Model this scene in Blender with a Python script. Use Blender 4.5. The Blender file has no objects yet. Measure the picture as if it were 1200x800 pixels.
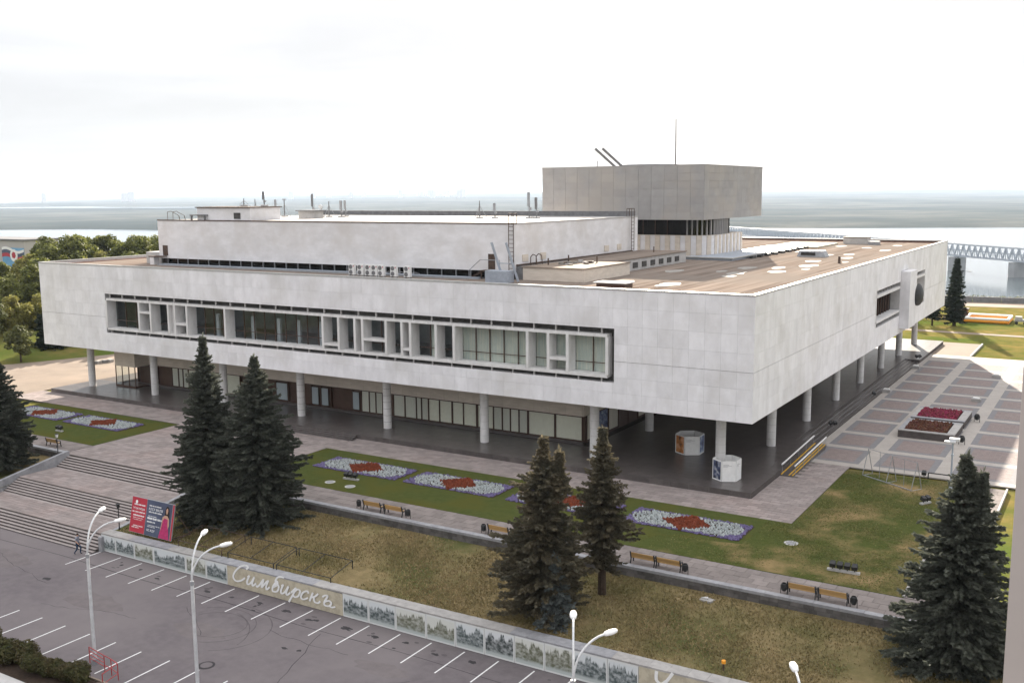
import bpy, math, random
from mathutils import Vector, Matrix, noise
R = math.radians
rng = random.Random(7)
scene = bpy.context.scene
C = scene.collection

# ------------------------------------------------------------------ camera
CAM = Vector((27.34, -84.85, 26.31))
YAW, PITCH, ROLL = R(-31.4774), R(8.3989), R(0.4961)
fw = Vector((math.sin(YAW)*math.cos(PITCH), math.cos(YAW)*math.cos(PITCH), -math.sin(PITCH)))
rt = Vector((math.cos(YAW), -math.sin(YAW), 0)); dn = fw.cross(rt)
rt2 = math.cos(ROLL)*rt + math.sin(ROLL)*dn; dn2 = -math.sin(ROLL)*rt + math.cos(ROLL)*dn
cd = bpy.data.cameras.new('camera'); cam = bpy.data.objects.new('camera', cd); C.objects.link(cam)
cd.sensor_width = 36; cd.lens = 1185.17/1200*36; cd.clip_start = .3; cd.clip_end = 120000
cam.matrix_world = Matrix(((rt2.x, -dn2.x, -fw.x, CAM.x), (rt2.y, -dn2.y, -fw.y, CAM.y), (rt2.z, -dn2.z, -fw.z, CAM.z), (0, 0, 0, 1)))
scene.camera = cam

# ------------------------------------------------------------------ light
SUN_AZ, SUN_EL = R(-21), R(19.3)          # azimuth from +Y towards +X
sdir = Vector((math.sin(SUN_AZ)*math.cos(SUN_EL), math.cos(SUN_AZ)*math.cos(SUN_EL), math.sin(SUN_EL)))
w = bpy.data.worlds.new('World'); scene.world = w; w.use_nodes = True
wn = w.node_tree; wn.nodes.clear()
wo = wn.nodes.new('ShaderNodeOutputWorld'); bg = wn.nodes.new('ShaderNodeBackground')
sky = wn.nodes.new('ShaderNodeTexSky'); sky.sky_type = 'NISHITA'; sky.sun_disc = False
sky.sun_elevation = SUN_EL; sky.sun_rotation = SUN_AZ; sky.altitude = 150
sky.air_density = 1.0; sky.dust_density = .7; sky.ozone_density = 1.0
# thin cloud veil over the whole sky: the usual overcast law (steadily brighter overhead), streaked by noise
def wnode(t, **kw):
    n = wn.nodes.new(t)
    for k, v in kw.items(): setattr(n, k, v)
    return n
tc = wnode('ShaderNodeTexCoord'); mp = wnode('ShaderNodeMapping'); mp.inputs['Scale'].default_value = (1.5, 1.5, 13)
nz = wnode('ShaderNodeTexNoise'); nz.inputs['Scale'].default_value = 1.8; nz.inputs['Detail'].default_value = 9; nz.inputs['Roughness'].default_value = .58; nz.inputs['Distortion'].default_value = .4
cr = wnode('ShaderNodeMapRange'); cr.inputs[1].default_value = .35; cr.inputs[2].default_value = .72; cr.inputs[3].default_value = .84; cr.inputs[4].default_value = 1.02
sz = wnode('ShaderNodeSeparateXYZ'); el = wnode('ShaderNodeMath', operation='MULTIPLY_ADD', use_clamp=False); el.inputs[1].default_value = 2.0; el.inputs[2].default_value = 1.0
ab = wnode('ShaderNodeMath', operation='MAXIMUM'); ab.inputs[1].default_value = 0
ml = wnode('ShaderNodeMath', operation='MULTIPLY'); vc = wnode('ShaderNodeVectorMath', operation='SCALE'); vc.inputs[0].default_value = (.985, .98, 1.0)
mx = wnode('ShaderNodeMix', data_type='RGBA'); mx.inputs[0].default_value = .987; K = wn.links.new
K(tc.outputs['Generated'], mp.inputs[0]); K(mp.outputs[0], nz.inputs['Vector']); K(nz.outputs['Fac'], cr.inputs[0])
K(tc.outputs['Generated'], sz.inputs[0]); K(sz.outputs[2], ab.inputs[0]); K(ab.outputs[0], el.inputs[0]); K(el.outputs[0], ml.inputs[0]); K(cr.outputs[0], ml.inputs[1]); K(ml.outputs[0], vc.inputs['Scale'])
K(sky.outputs[0], mx.inputs[6]); K(vc.outputs[0], mx.inputs[7]); K(mx.outputs[2], bg.inputs[0]); bg.inputs[1].default_value = .15; K(bg.outputs[0], wo.inputs[0])
sl = bpy.data.lights.new('sun', 'SUN'); sl.energy = 3.8; sl.angle = R(.55); sl.color = (1, .9, .76)
so = bpy.data.objects.new('sun', sl); C.objects.link(so); so.rotation_euler = (-sdir).to_track_quat('-Z', 'Y').to_euler(); so.location = (0, 0, 80)
vs = scene.view_settings; vs.view_transform = 'Standard'; vs.look = 'None'; vs.gamma = 1; vs.use_curve_mapping = False; vs.exposure = 2.32
scene.cycles.max_bounces = 6; scene.cycles.transparent_max_bounces = 8; scene.cycles.volume_bounces = 0

# ------------------------------------------------------------------ materials
MATS = {}
def mat(name, c1, c2=None, scale=1.0, rough=.8, bump=0.0, spec=.3, metal=0.0, vary=0.0, stretch=(1, 1, 1), detail=6, c3=None, s3=.05, lo=.35, hi=.65, lo3=.45, hi3=.6, bdist=.05, bscale=None, trans=0.0):
    """noise-mixed surface; vary = brightness spread between objects / islands; c3 = large patches"""
    m = bpy.data.materials.new(name); m.use_nodes = True; t = m.node_tree; N = t.nodes; L = t.links
    p = N['Principled BSDF']; out = N['Material Output']
    p.inputs['Roughness'].default_value = rough; p.inputs['Specular IOR Level'].default_value = (0 if rough == 1 else .04 if rough >= .9 else .15 if rough >= .8 else spec); p.inputs['Metallic'].default_value = metal
    geo = N.new('ShaderNodeNewGeometry'); col = None
    def noi(s, st=stretch, d=detail):
        mpn = N.new('ShaderNodeMapping'); mpn.inputs['Scale'].default_value = st; L.new(geo.outputs['Position'], mpn.inputs[0])
        n = N.new('ShaderNodeTexNoise'); n.inputs['Scale'].default_value = s; n.inputs['Detail'].default_value = d; n.inputs['Roughness'].default_value = .62
        L.new(mpn.outputs[0], n.inputs['Vector']); return n
    def ramp(n, a, b):
        r = N.new('ShaderNodeMapRange'); r.inputs[1].default_value = a; r.inputs[2].default_value = b; L.new(n.outputs['Fac'], r.inputs[0]); return r
    rgb = N.new('ShaderNodeRGB'); rgb.outputs[0].default_value = (*c1, 1); col = rgb.outputs[0]
    def mixc(fac, a, b):
        x = N.new('ShaderNodeMix'); x.data_type = 'RGBA'; L.new(fac, x.inputs[0]); L.new(a, x.inputs[6])
        if isinstance(b, tuple): x.inputs[7].default_value = (*b, 1)
        else: L.new(b, x.inputs[7])
        return x.outputs[2]
    n1 = noi(scale)
    if c2: col = mixc(ramp(n1, lo, hi).outputs[0], col, c2)
    if c3: col = mixc(ramp(noi(s3, (1, 1, 1), 5), lo3, hi3).outputs[0], col, c3)
    if vary:
        oi = N.new('ShaderNodeObjectInfo'); ad = N.new('ShaderNodeMath'); ad.operation = 'ADD'; L.new(oi.outputs['Random'], ad.inputs[0]); L.new(geo.outputs['Random Per Island'], ad.inputs[1])
        fr = N.new('ShaderNodeMath'); fr.operation = 'FRACT'; L.new(ad.outputs[0], fr.inputs[0])
        mr = N.new('ShaderNodeMapRange'); mr.inputs[3].default_value = 1-vary; mr.inputs[4].default_value = 1+vary; L.new(fr.outputs[0], mr.inputs[0])
        h = N.new('ShaderNodeHueSaturation'); L.new(mr.outputs[0], h.inputs['Value']); L.new(col, h.inputs['Color']); col = h.outputs[0]
    L.new(col, p.inputs['Base Color'])
    if bump:
        b = N.new('ShaderNodeBump'); b.inputs['Strength'].default_value = bump; b.inputs['Distance'].default_value = bdist
        L.new((noi(bscale) if bscale else n1).outputs['Fac'], b.inputs['Height']); L.new(b.outputs[0], p.inputs['Normal'])
    if trans:
        tr = N.new('ShaderNodeBsdfTranslucent'); L.new(col, tr.inputs[0]); ms = N.new('ShaderNodeMixShader'); ms.inputs[0].default_value = trans
        L.new(p.outputs[0], ms.inputs[1]); L.new(tr.outputs[0], ms.inputs[2]); L.new(ms.outputs[0], out.inputs[0])
    MATS[name] = m; return m
def glassmat(name, tint, refl=.0, rough=.02):
    m = bpy.data.materials.new(name); m.use_nodes = True; t = m.node_tree; N = t.nodes; L = t.links
    out = N['Material Output']; N.remove(N['Principled BSDF'])
    a = N.new('ShaderNodeBsdfTransparent'); a.inputs[0].default_value = (*tint, 1); g = N.new('ShaderNodeBsdfGlossy'); g.inputs['Roughness'].default_value = rough
    f = N.new('ShaderNodeLayerWeight'); pw_ = N.new('ShaderNodeMath'); pw_.operation = 'POWER'; pw_.inputs[1].default_value = 5; L.new(f.outputs['Facing'], pw_.inputs[0]); ad = N.new('ShaderNodeMath'); ad.operation = 'MULTIPLY_ADD'; ad.inputs[1].default_value = .4; ad.inputs[2].default_value = .015+refl*.5; L.new(pw_.outputs[0], ad.inputs[0])
    s = N.new('ShaderNodeMixShader'); L.new(ad.outputs[0], s.inputs[0]); L.new(a.outputs[0], s.inputs[1]); L.new(g.outputs[0], s.inputs[2]); L.new(s.outputs[0], out.inputs[0])
    MATS[name] = m; return m
M = MATS
mat('marble', (.785, .778, .80), (.665, .655, .672), 1.1, .55, .12, vary=.045, lo=.38, hi=.74, stretch=(1, 1, .45), c3=(.615, .60, .595), s3=.22, lo3=.46, hi3=.74)
mat('joint', (.50, .49, .49), (.42, .41, .41), 2, .9)
mat('cap', (.42, .42, .41), (.34, .34, .33), 1.5, .5)
mat('whitewash', (.77, .76, .775), (.65, .64, .645), .5, .85, .3, c3=(.61, .585, .57), s3=.2, lo3=.46, hi3=.70, stretch=(1, 1, 2.2))
mat('limestone', (.34, .333, .328), (.30, .293, .288), .7, .8, .15, vary=.045, c3=(.36, .338, .315), s3=.14)
mat('concrete', (.47, .46, .45), (.38, .37, .36), 1.3, .85, .2)
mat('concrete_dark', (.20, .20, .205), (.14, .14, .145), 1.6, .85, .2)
mat('framewhite', (.71, .70, .695), (.58, .57, .56), 1.2, .75, .15, stretch=(1, 1, .4))
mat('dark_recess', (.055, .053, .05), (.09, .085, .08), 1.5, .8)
mat('soffit', (.36, .34, .32), (.30, .28, .265), .8, .8)
mat('bandstone', (.66, .59, .51), (.56, .50, .43), .8, .8, .15, stretch=(1, 1, 4), vary=.05)
mat('brownframe', (.075, .042, .030), (.095, .055, .04), 1.2, .5)
mat('curtain', (.78, .75, .66), (.68, .64, .55), 5, .9, stretch=(4, 4, .15), vary=.07)
mat('curtaingreen', (.42, .47, .44), (.60, .58, .49), 3, .9, stretch=(3, 3, .15), vary=.1)
mat('interior', (.40, .41, .42), (.28, .285, .29), .6, .8)
mat('interiorlight', (.5, .53, .56), None, 1, .8)
mat('granite', (.105, .092, .088), (.07, .061, .059), 1.1, .30, .05, spec=.5, vary=.13)
mat('roofing', (.245, .20, .168), (.135, .107, .09), .5, 1.0, .5, stretch=(2.6, .05, 1), lo=.40, hi=.62, detail=4, c3=(.19, .162, .14), s3=.07, lo3=.42, hi3=.62)
mat('roofedge', (.19, .085, .06), (.14, .065, .05), 1, .85)
mat('patch', (.30, .285, .26), (.22, .205, .185), 1, .8)
mat('metal', (.33, .34, .355), (.26, .265, .28), 2, .45, metal=.3)
mat('metalblue', (.37, .41, .47), (.30, .335, .385), 2, .5, metal=.2)
mat('rust', (.12, .08, .06), (.06, .045, .04), 3, .8)
mat('galv', (.62, .63, .64), (.5, .51, .52), 3, .45, metal=.25)
mat('white', (.78, .78, .77), (.70, .70, .69), 3, .5)
mat('black', (.018, .018, .019), (.03, .03, .03), 3, .55)
mat('asphalt', (.146, .128, .133), (.120, .105, .110), 1.4, .85, .35, bdist=.02, bscale=14, c3=(.170, .150, .151), s3=.075, lo3=.42, hi3=.68)
mat('tar', (.035, .033, .035), (.05, .046, .048), 4, .8)
mat('paint', (.70, .70, .69), (.50, .49, .49), 6, .7, lo=.5, hi=.75)
mat('slab', (.275, .238, .226), (.228, .197, .188), 1.1, .9, .25, vary=.13, c3=(.275, .222, .207), s3=.13, lo3=.5, hi3=.72)
mat('slabgrey', (.225, .197, .185), (.182, .159, .15), 1.4, .9, .3, vary=.14)
mat('mortar', (.15, .135, .125), (.11, .1, .09), 3, .95)
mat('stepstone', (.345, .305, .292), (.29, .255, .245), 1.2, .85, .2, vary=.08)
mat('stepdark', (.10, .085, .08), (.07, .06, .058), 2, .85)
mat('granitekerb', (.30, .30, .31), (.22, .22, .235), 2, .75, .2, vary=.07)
mat('ashlar', (.135, .125, .12), (.085, .08, .076), 1.6, .9, .35, vary=.2)
mat('plaza_light', (.36, .33, .30), (.31, .285, .26), .9, .85, .15, vary=.06)
mat('plaza_brown', (.225, .182, .170), (.19, .155, .146), 2.3, .85, .15, vary=.05)
mat('plaza_grey', (.19, .185, .19), (.16, .155, .16), 2, .85, .15)
mat('pave_brown', (.23, .19, .155), (.19, .155, .128), .8, .9, .2, c3=(.26, .21, .17), s3=.1)
mat('lawn_green', (.056, .070, .021), (.074, .085, .028), 1.6, 1.0, .8, bdist=.12, bscale=7, c3=(.078, .080, .022), s3=.25)
mat('lawn_mixed', (.058, .072, .021), (.076, .087, .028), 1.8, 1.0, .8, bdist=.12, bscale=7, c3=(.235, .170, .085), s3=.17, lo3=.48, hi3=.64)
mat('lawn_dry', (.245, .188, .100), (.175, .138, .070), 1.5, 1.0, .9, bdist=.14, bscale=6, c3=(.088, .092, .036), s3=.15, lo3=.44, hi3=.64)
mat('grass_far', (.185, .14, .05), (.10, .105, .03), .35, 1.0, .5, bdist=.15, bscale=3, c3=(.075, .10, .024), s3=.035)
mat('soil', (.06, .042, .032), (.04, .03, .024), 6, .95, .4)
mat('fl_white', (.40, .42, .425), (.29, .325, .315), 8, .9, vary=.2)
mat('fl_red', (.16, .042, .022), (.105, .03, .017), 8, .9, vary=.25)
mat('fl_purple', (.15, .125, .235), (.11, .09, .175), 8, .9, vary=.2)
mat('fl_magenta', (.22, .025, .07), (.12, .04, .035), 3, .9, vary=.3)
mat('fl_maroon', (.10, .055, .03), (.085, .03, .03), 3, .9, vary=.3)
mat('wood', (.42, .26, .10), (.32, .19, .07), 2, .6, stretch=(.3, 4, 4), vary=.1)
mat('bark', (.075, .055, .042), (.045, .033, .026), 4, .95, .5)
mat('spruce', (.125, .132, .104), (.070, .078, .060), 1.2, .75, vary=.34, trans=.28)
mat('spruce_brown', (.150, .125, .078), (.090, .084, .058), .6, .75, vary=.34, trans=.3)
mat('spruce_dark', (.038, .050, .034), (.026, .036, .026), 1.2, .8, vary=.3, trans=.1)
mat('leaf', (.165, .172, .040), (.112, .126, .03), .5, .7, vary=.35, trans=.38)
mat('leaf2', (.25, .225, .055), (.165, .165, .04), .5, .7, vary=.35, trans=.38)
mat('leaf3', (.115, .122, .040), (.08, .09, .03), .5, .7, vary=.3, trans=.3)
mat('hedge', (.050, .056, .020), (.075, .058, .028), 1.5, .8, vary=.35, trans=.2)
mat('red', (.42, .03, .05), (.36, .025, .045), 2, .5)
mat('navy', (.05, .06, .10), (.08, .10, .16), .5, .5)
mat('pink', (.45, .03, .13), (.3, .02, .09), 5, .6)
mat('skin', (.45, .27, .19), None, 1, .6)
mat('hair', (.02, .013, .01), None, 1, .7)
mat('shirt', (.25, .26, .30), (.20, .21, .25), 8, .9)
mat('jeans', (.03, .05, .085), None, 1, .9)
mat('redrail', (.40, .05, .05), (.30, .04, .045), 3, .5)
mat('blind', (.86, .81, .68), (.80, .75, .62), 2, .8)
mat('cream', (.47, .425, .325), (.385, .345, .265), 2.2, .8, lo=.45, hi=.6)
mat('bridgesteel', (.32, .35, .39), None, 1, .6)
mat('bridgepier', (.30, .30, .30), (.25, .25, .25), .1, .9)
mat('river', (.05, .07, .08), None, 1, .12, .06, spec=.6, bdist=1.0, bscale=.02)
mat('farland', (.045, .050, .042), (.10, .098, .082), .004, 1.0, c3=(.032, .038, .032), s3=.0007, lo3=.45, hi3=.6)
mat('farbld', (.5, .48, .46), (.4, .38, .37), .01, .9)
mat('yellow', (.62, .36, .03), None, 1, .6)
mat('orange', (.75, .30, .03), None, 1, .5)
mat('bluewall', (.12, .30, .50), (.20, .38, .56), .15, .8)
mat('brownkiosk', (.10, .055, .035), None, 1, .7)
mat('hotel', (.44, .40, .38), (.39, .355, .335), 1.4, .9, .1)
mat('kerbwhite', (.36, .345, .33), (.28, .27, .26), 2, .8, vary=.06)
glassmat('glass', (.94, .96, .96), .01)
glassmat('glass_dark', (.34, .34, .33), .03)
# hazy picture prints on the wall: pale sky, ragged green-grey silhouettes below
def muralmat(name, tone, sky_c):
    m = bpy.data.materials.new(name); m.use_nodes = True; t = m.node_tree; N = t.nodes; L = t.links; p = N['Principled BSDF']; p.inputs['Roughness'].default_value = .6
    tcn = N.new('ShaderNodeTexCoord'); oi = N.new('ShaderNodeObjectInfo'); sx = N.new('ShaderNodeSeparateXYZ'); L.new(tcn.outputs['Generated'], sx.inputs[0])
    sc = N.new('ShaderNodeMath'); sc.operation = 'MULTIPLY'; sc.inputs[1].default_value = 90; L.new(oi.outputs['Random'], sc.inputs[0])
    cb = N.new('ShaderNodeCombineXYZ'); L.new(sx.outputs[0], cb.inputs[0]); L.new(sc.outputs[0], cb.inputs[1])
    n1 = N.new('ShaderNodeTexNoise'); n1.inputs['Scale'].default_value = 3.2; n1.inputs['Detail'].default_value = 7; n1.inputs['Roughness'].default_value = .72; L.new(cb.outputs[0], n1.inputs['Vector'])
    cb2 = N.new('ShaderNodeCombineXYZ'); L.new(sx.outputs[0], cb2.inputs[0]); L.new(sc.outputs[0], cb2.inputs[1]); L.new(sx.outputs[2], cb2.inputs[2])
    n2 = N.new('ShaderNodeTexNoise'); n2.inputs['Scale'].default_value = 9; n2.inputs['Detail'].default_value = 4; L.new(cb2.outputs[0], n2.inputs['Vector'])
    sk = N.new('ShaderNodeMath'); sk.operation = 'MULTIPLY_ADD'; sk.inputs[1].default_value = 2.1; sk.inputs[2].default_value = -.28; L.new(n1.outputs['Fac'], sk.inputs[0])
    fx = N.new('ShaderNodeMath'); fx.operation = 'MULTIPLY'; fx.inputs[1].default_value = 4.3; L.new(sx.outputs[0], fx.inputs[0]); fl = N.new('ShaderNodeMath'); fl.operation = 'FLOOR'; L.new(fx.outputs[0], fl.inputs[0])
    fa = N.new('ShaderNodeMath'); L.new(fl.outputs[0], fa.inputs[0]); L.new(sc.outputs[0], fa.inputs[1]); wnz = N.new('ShaderNodeTexWhiteNoise'); wnz.noise_dimensions = '1D'; L.new(fa.outputs[0], wnz.inputs['W'])
    wr = N.new('ShaderNodeMapRange'); wr.inputs[3].default_value = .12; wr.inputs[4].default_value = .84; L.new(wnz.outputs['Value'], wr.inputs[0])
    mxh = N.new('ShaderNodeMath'); mxh.operation = 'MAXIMUM'; L.new(sk.outputs[0], mxh.inputs[0]); L.new(wr.outputs[0], mxh.inputs[1])
    gt = N.new('ShaderNodeMath'); gt.operation = 'SUBTRACT'; L.new(mxh.outputs[0], gt.inputs[0]); L.new(sx.outputs[2], gt.inputs[1])
    r1 = N.new('ShaderNodeMapRange'); r1.inputs[1].default_value = 0; r1.inputs[2].default_value = .06; L.new(gt.outputs[0], r1.inputs[0])
    r3 = N.new('ShaderNodeMapRange'); r3.inputs[1].default_value = .14; r3.inputs[2].default_value = .24; L.new(sx.outputs[2], r3.inputs[0])
    mu = N.new('ShaderNodeMath'); mu.operation = 'MULTIPLY'; L.new(r1.outputs[0], mu.inputs[0]); L.new(r3.outputs[0], mu.inputs[1])
    r2 = N.new('ShaderNodeMapRange'); r2.inputs[1].default_value = .35; r2.inputs[2].default_value = .62; r2.inputs[3].default_value = .45; r2.inputs[4].default_value = 1; L.new(n2.outputs['Fac'], r2.inputs[0])
    mu2 = N.new('ShaderNodeMath'); mu2.operation = 'MULTIPLY'; L.new(mu.outputs[0], mu2.inputs[0]); L.new(r2.outputs[0], mu2.inputs[1])
    g = N.new('ShaderNodeMix'); g.data_type = 'RGBA'; r4 = N.new('ShaderNodeMapRange'); r4.inputs[1].default_value = .15; r4.inputs[2].default_value = .45; L.new(sx.outputs[2], r4.inputs[0]); L.new(r4.outputs[0], g.inputs[0])
    g.inputs[6].default_value = (.40, .44, .43, 1); g.inputs[7].default_value = (*sky_c, 1)
    x = N.new('ShaderNodeMix'); x.data_type = 'RGBA'; L.new(mu2.outputs[0], x.inputs[0]); L.new(g.outputs[2], x.inputs[6]); x.inputs[7].default_value = (*tone, 1)
    # pale margin round the print
    def edge(o, a, b):
        q = N.new('ShaderNodeMath'); q.operation = 'SUBTRACT'; q.inputs[1].default_value = .5; L.new(o, q.inputs[0]); w_ = N.new('ShaderNodeMath'); w_.operation = 'ABSOLUTE'; L.new(q.outputs[0], w_.inputs[0]); e_ = N.new('ShaderNodeMapRange'); e_.inputs[1].default_value = a; e_.inputs[2].default_value = b; L.new(w_.outputs[0], e_.inputs[0]); return e_.outputs[0]
    em = N.new('ShaderNodeMath'); em.operation = 'MAXIMUM'; L.new(edge(sx.outputs[0], .462, .472), em.inputs[0]); L.new(edge(sx.outputs[2], .42, .45), em.inputs[1])
    y_ = N.new('ShaderNodeMix'); y_.data_type = 'RGBA'; L.new(em.outputs[0], y_.inputs[0]); L.new(x.outputs[2], y_.inputs[6]); y_.inputs[7].default_value = (.60, .61, .60, 1)
    L.new(y_.outputs[2], p.inputs['Base Color']); MATS[name] = m
muralmat('mural_a', (.055, .075, .075), (.56, .59, .60)); muralmat('mural_b', (.11, .115, .075), (.56, .57, .53)); muralmat('mural_c', (.035, .045, .043), (.57, .59, .60))
# colourful printed picture
def printmat(name, seed, a, b, c):
    m = bpy.data.materials.new(name); m.use_nodes = True; t = m.node_tree; N = t.nodes; L = t.links; p = N['Principled BSDF']; p.inputs['Roughness'].default_value = .4
    g = N.new('ShaderNodeNewGeometry'); n = N.new('ShaderNodeTexNoise'); n.noise_dimensions = '4D'; n.inputs['W'].default_value = seed; n.inputs['Scale'].default_value = 2.3; n.inputs['Detail'].default_value = 5; L.new(g.outputs['Position'], n.inputs['Vector'])
    r = N.new('ShaderNodeValToRGB'); e = r.color_ramp.elements; e[0].position = .32; e[0].color = (*a, 1); e[1].position = .68; e[1].color = (*c, 1); k = e.new(.5); k.color = (*b, 1)
    L.new(n.outputs['Fac'], r.inputs[0]); L.new(r.outputs[0], p.inputs['Base Color']); MATS[name] = m
printmat('print_warm', 1, (.02, .015, .02), (.45, .16, .03), (.6, .35, .2))
printmat('print_cool', 2, (.03, .04, .10), (.12, .15, .30), (.45, .55, .6))
printmat('print_dark', 3, (.01, .012, .02), (.06, .08, .16), (.5, .5, .5))

# ------------------------------------------------------------------ mesh helpers
ORG = {}
class MB:
    def __init__(s): s.v = []; s.f = []; s.m = []; s.mi = 0
    def face(s, pts):
        n = len(s.v); s.v += [tuple(p) for p in pts]; s.f.append(tuple(range(n, n+len(pts)))); s.m.append(s.mi); return s
    def box(s, x0, x1, y0, y1, z0, z1, bottom=True):
        n = len(s.v); s.v += [(x0, y0, z0), (x1, y0, z0), (x1, y1, z0), (x0, y1, z0), (x0, y0, z1), (x1, y0, z1), (x1, y1, z1), (x0, y1, z1)]
        fs = [(4, 5, 6, 7), (0, 1, 5, 4), (1, 2, 6, 5), (2, 3, 7, 6), (3, 0, 4, 7)] + ([(3, 2, 1, 0)] if bottom else [])
        s.f += [tuple(n+i for i in f) for f in fs]; s.m += [s.mi]*len(fs); return s
    def prism(s, poly, z0, z1):
        n = len(s.v); k = len(poly); s.v += [(x, y, z0) for x, y in poly] + [(x, y, z1) for x, y in poly]
        fs = [tuple(range(n+k, n+2*k)), tuple(reversed(range(n, n+k)))] + [(n+i, n+(i+1) % k, n+k+(i+1) % k, n+k+i) for i in range(k)]
        s.f += fs; s.m += [s.mi]*len(fs); return s
    def cyl(s, a, b, r0, r1=None, k=10, cap=True):
        if r1 is None: r1 = r0
        a = Vector(a); b = Vector(b); d = (b-a).normalized(); u = d.orthogonal().normalized(); q = d.cross(u); n = len(s.v)
        for c, r in ((a, r0), (b, r1)):
            for i in range(k):
                t = 2*math.pi*i/k; s.v.append(tuple(c+u*math.cos(t)*r+q*math.sin(t)*r))
        fs = [(n+i, n+(i+1) % k, n+k+(i+1) % k, n+k+i) for i in range(k)]
        if cap: fs += [tuple(reversed(range(n, n+k))), tuple(range(n+k, n+2*k))]
        s.f += fs; s.m += [s.mi]*len(fs); return s
    def tube(s, path, r, k=6):
        for a, b in zip(path, path[1:]): s.cyl(a, b, r, r, k)
        return s
    def bar(s, a, b, w, h):
        """rectangular bar from a to b; w across (horizontal), h vertical"""
        a = Vector(a); b = Vector(b); d = (b-a).normalized(); u = d.cross(Vector((0, 0, 1)))
        if u.length < 1e-4: u = Vector((1, 0, 0))
        u = u.normalized()*w/2; q = u.cross(d).normalized()*h/2; n = len(s.v)
        s.v += [tuple(c+i*u+j*q) for c in (a, b) for i, j in ((-1, -1), (1, -1), (1, 1), (-1, 1))]
        fs = [(0, 1, 5, 4), (1, 2, 6, 5), (2, 3, 7, 6), (3, 0, 4, 7), (3, 2, 1, 0), (4, 5, 6, 7)]
        s.f += [tuple(n+i for i in f) for f in fs]; s.m += [s.mi]*6; return s
    def mesh(s, name, mats, org=(0, 0, 0), smooth=False):
        me = bpy.data.meshes.new(name); ox, oy, oz = org
        me.from_pydata([(x-ox, y-oy, z-oz) for x, y, z in s.v], [], s.f)
        for mm in (mats if isinstance(mats, (list, tuple)) else [mats]): me.materials.append(M[mm] if isinstance(mm, str) else mm)
        if isinstance(mats, (list, tuple)): me.polygons.foreach_set('material_index', s.m)
        if smooth: me.polygons.foreach_set('use_smooth', [True]*len(s.f))
        me.update(); return me
    def build(s, name, mats, parent=None, smooth=False, org=None):
        o0 = org if org is not None else (ORG.get(parent.name, (0, 0, 0)) if parent else (0, 0, 0))
        return link(name, s.mesh(name, mats, o0, smooth), parent)
def link(name, me, parent=None, loc=(0, 0, 0), rz=0):
    o = bpy.data.objects.new(name, me); C.objects.link(o); o.location = loc; o.rotation_euler = (0, 0, rz)
    if parent: o.parent = parent; ORG[o.name] = ORG.get(parent.name, (0, 0, 0))
    return o
def thing(name, label, cat, loc=(0, 0, 0), group=None, rz=0):
    o = bpy.data.objects.new(name, None); C.objects.link(o); o.location = loc; o.rotation_euler = (0, 0, rz); o.empty_display_size = .5
    o['label'] = label; o['category'] = cat
    if group: o['group'] = group
    ORG[o.name] = tuple(loc) if rz == 0 else (0, 0, 0)
    return o
def tag(o, label, cat, group=None):
    o['label'] = label; o['category'] = cat
    if group: o['group'] = group
    return o
def struct(o): o['kind'] = 'structure'; return o
def stuff(o): o['kind'] = 'stuff'; return o
def dup(root, loc, rz=0, label=None, scale=None):
    r = root.copy(); C.objects.link(r); r.location = loc; r.rotation_euler = (0, 0, rz)
    if scale: r.scale = scale
    if label: r['label'] = label
    for ch in root.children:
        c = ch.copy(); C.objects.link(c); c.parent = r
        for g in ch.children:
            d = g.copy(); C.objects.link(d); d.parent = c
    return r
def sheet(poly, z, name, m, dz=0):
    mb = MB(); mb.prism(poly, z-.12, z); return mb.build(name, m)
def rect(x0, x1, y0, y1): return [(x0, y0), (x1, y0), (x1, y1), (x0, y1)]

# ================================================================== the setting
NRM = (-.35, .937)
def bluff(x, y):
    d = NRM[0]*x+NRM[1]*y; e = 182+min(max(-x-60, 0), 190)
    return 0 if d < e else min((d-e)*.33, 100)
def lerp(a, b, t): return a+(b-a)*max(0, min(1, t))
ST0, ST1 = -66.3, -45.9                         # side lines of the big outdoor stairs
def hz(x, y, cx, cy):
    """ground height; cx, cy = centre of the cell, so that steps stay sharp"""
    if cy < -32.5: z = -3.72
    elif cy < -20.9:
        z = -3.75 if ST0 < cx < ST1 else lerp(-2.45, -1.4, (y+32.5)/11.6)
    else: z = -.75
    return z-bluff(x, y)
def ground():
    xs = sorted(set([-2600, -1800, -1200, -900]+list(range(-700, 301, 20))+[400, 600, 900, 1400, 2200]+[ST0, ST1]+[x for x in range(-100, 41, 7)]))
    ys = sorted(set([-600, -300, -150, -80, -55, -32.5, -26.5, -20.9]+list(range(-10, 700, 15))+[760, 900, 1200]))
    v, f, idx = [], [], {}
    for i in range(len(xs)-1):
        for j in range(len(ys)-1):
            cx, cy = (xs[i]+xs[i+1])/2, (ys[j]+ys[j+1])/2
            if NRM[0]*cx+NRM[1]*cy > 760: continue
            q = []
            for x, y in ((xs[i], ys[j]), (xs[i+1], ys[j]), (xs[i+1], ys[j+1]), (xs[i], ys[j+1])):
                k = (x, y, round(hz(x, y, cx, cy), 3))
                if k not in idx: idx[k] = len(v); v.append(k)
                q.append(idx[k])
            f.append(q)
    me = bpy.data.meshes.new('ground'); me.from_pydata(v, [], f); me.materials.append(M['grass_far']); me.update()
    return struct(link('ground', me))
ground()
struct(MB().face([(-40000, 300, -95), (40000, 300, -95), (40000, 60000, -95), (-40000, 60000, -95)]).build('river', 'river'))
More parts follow.
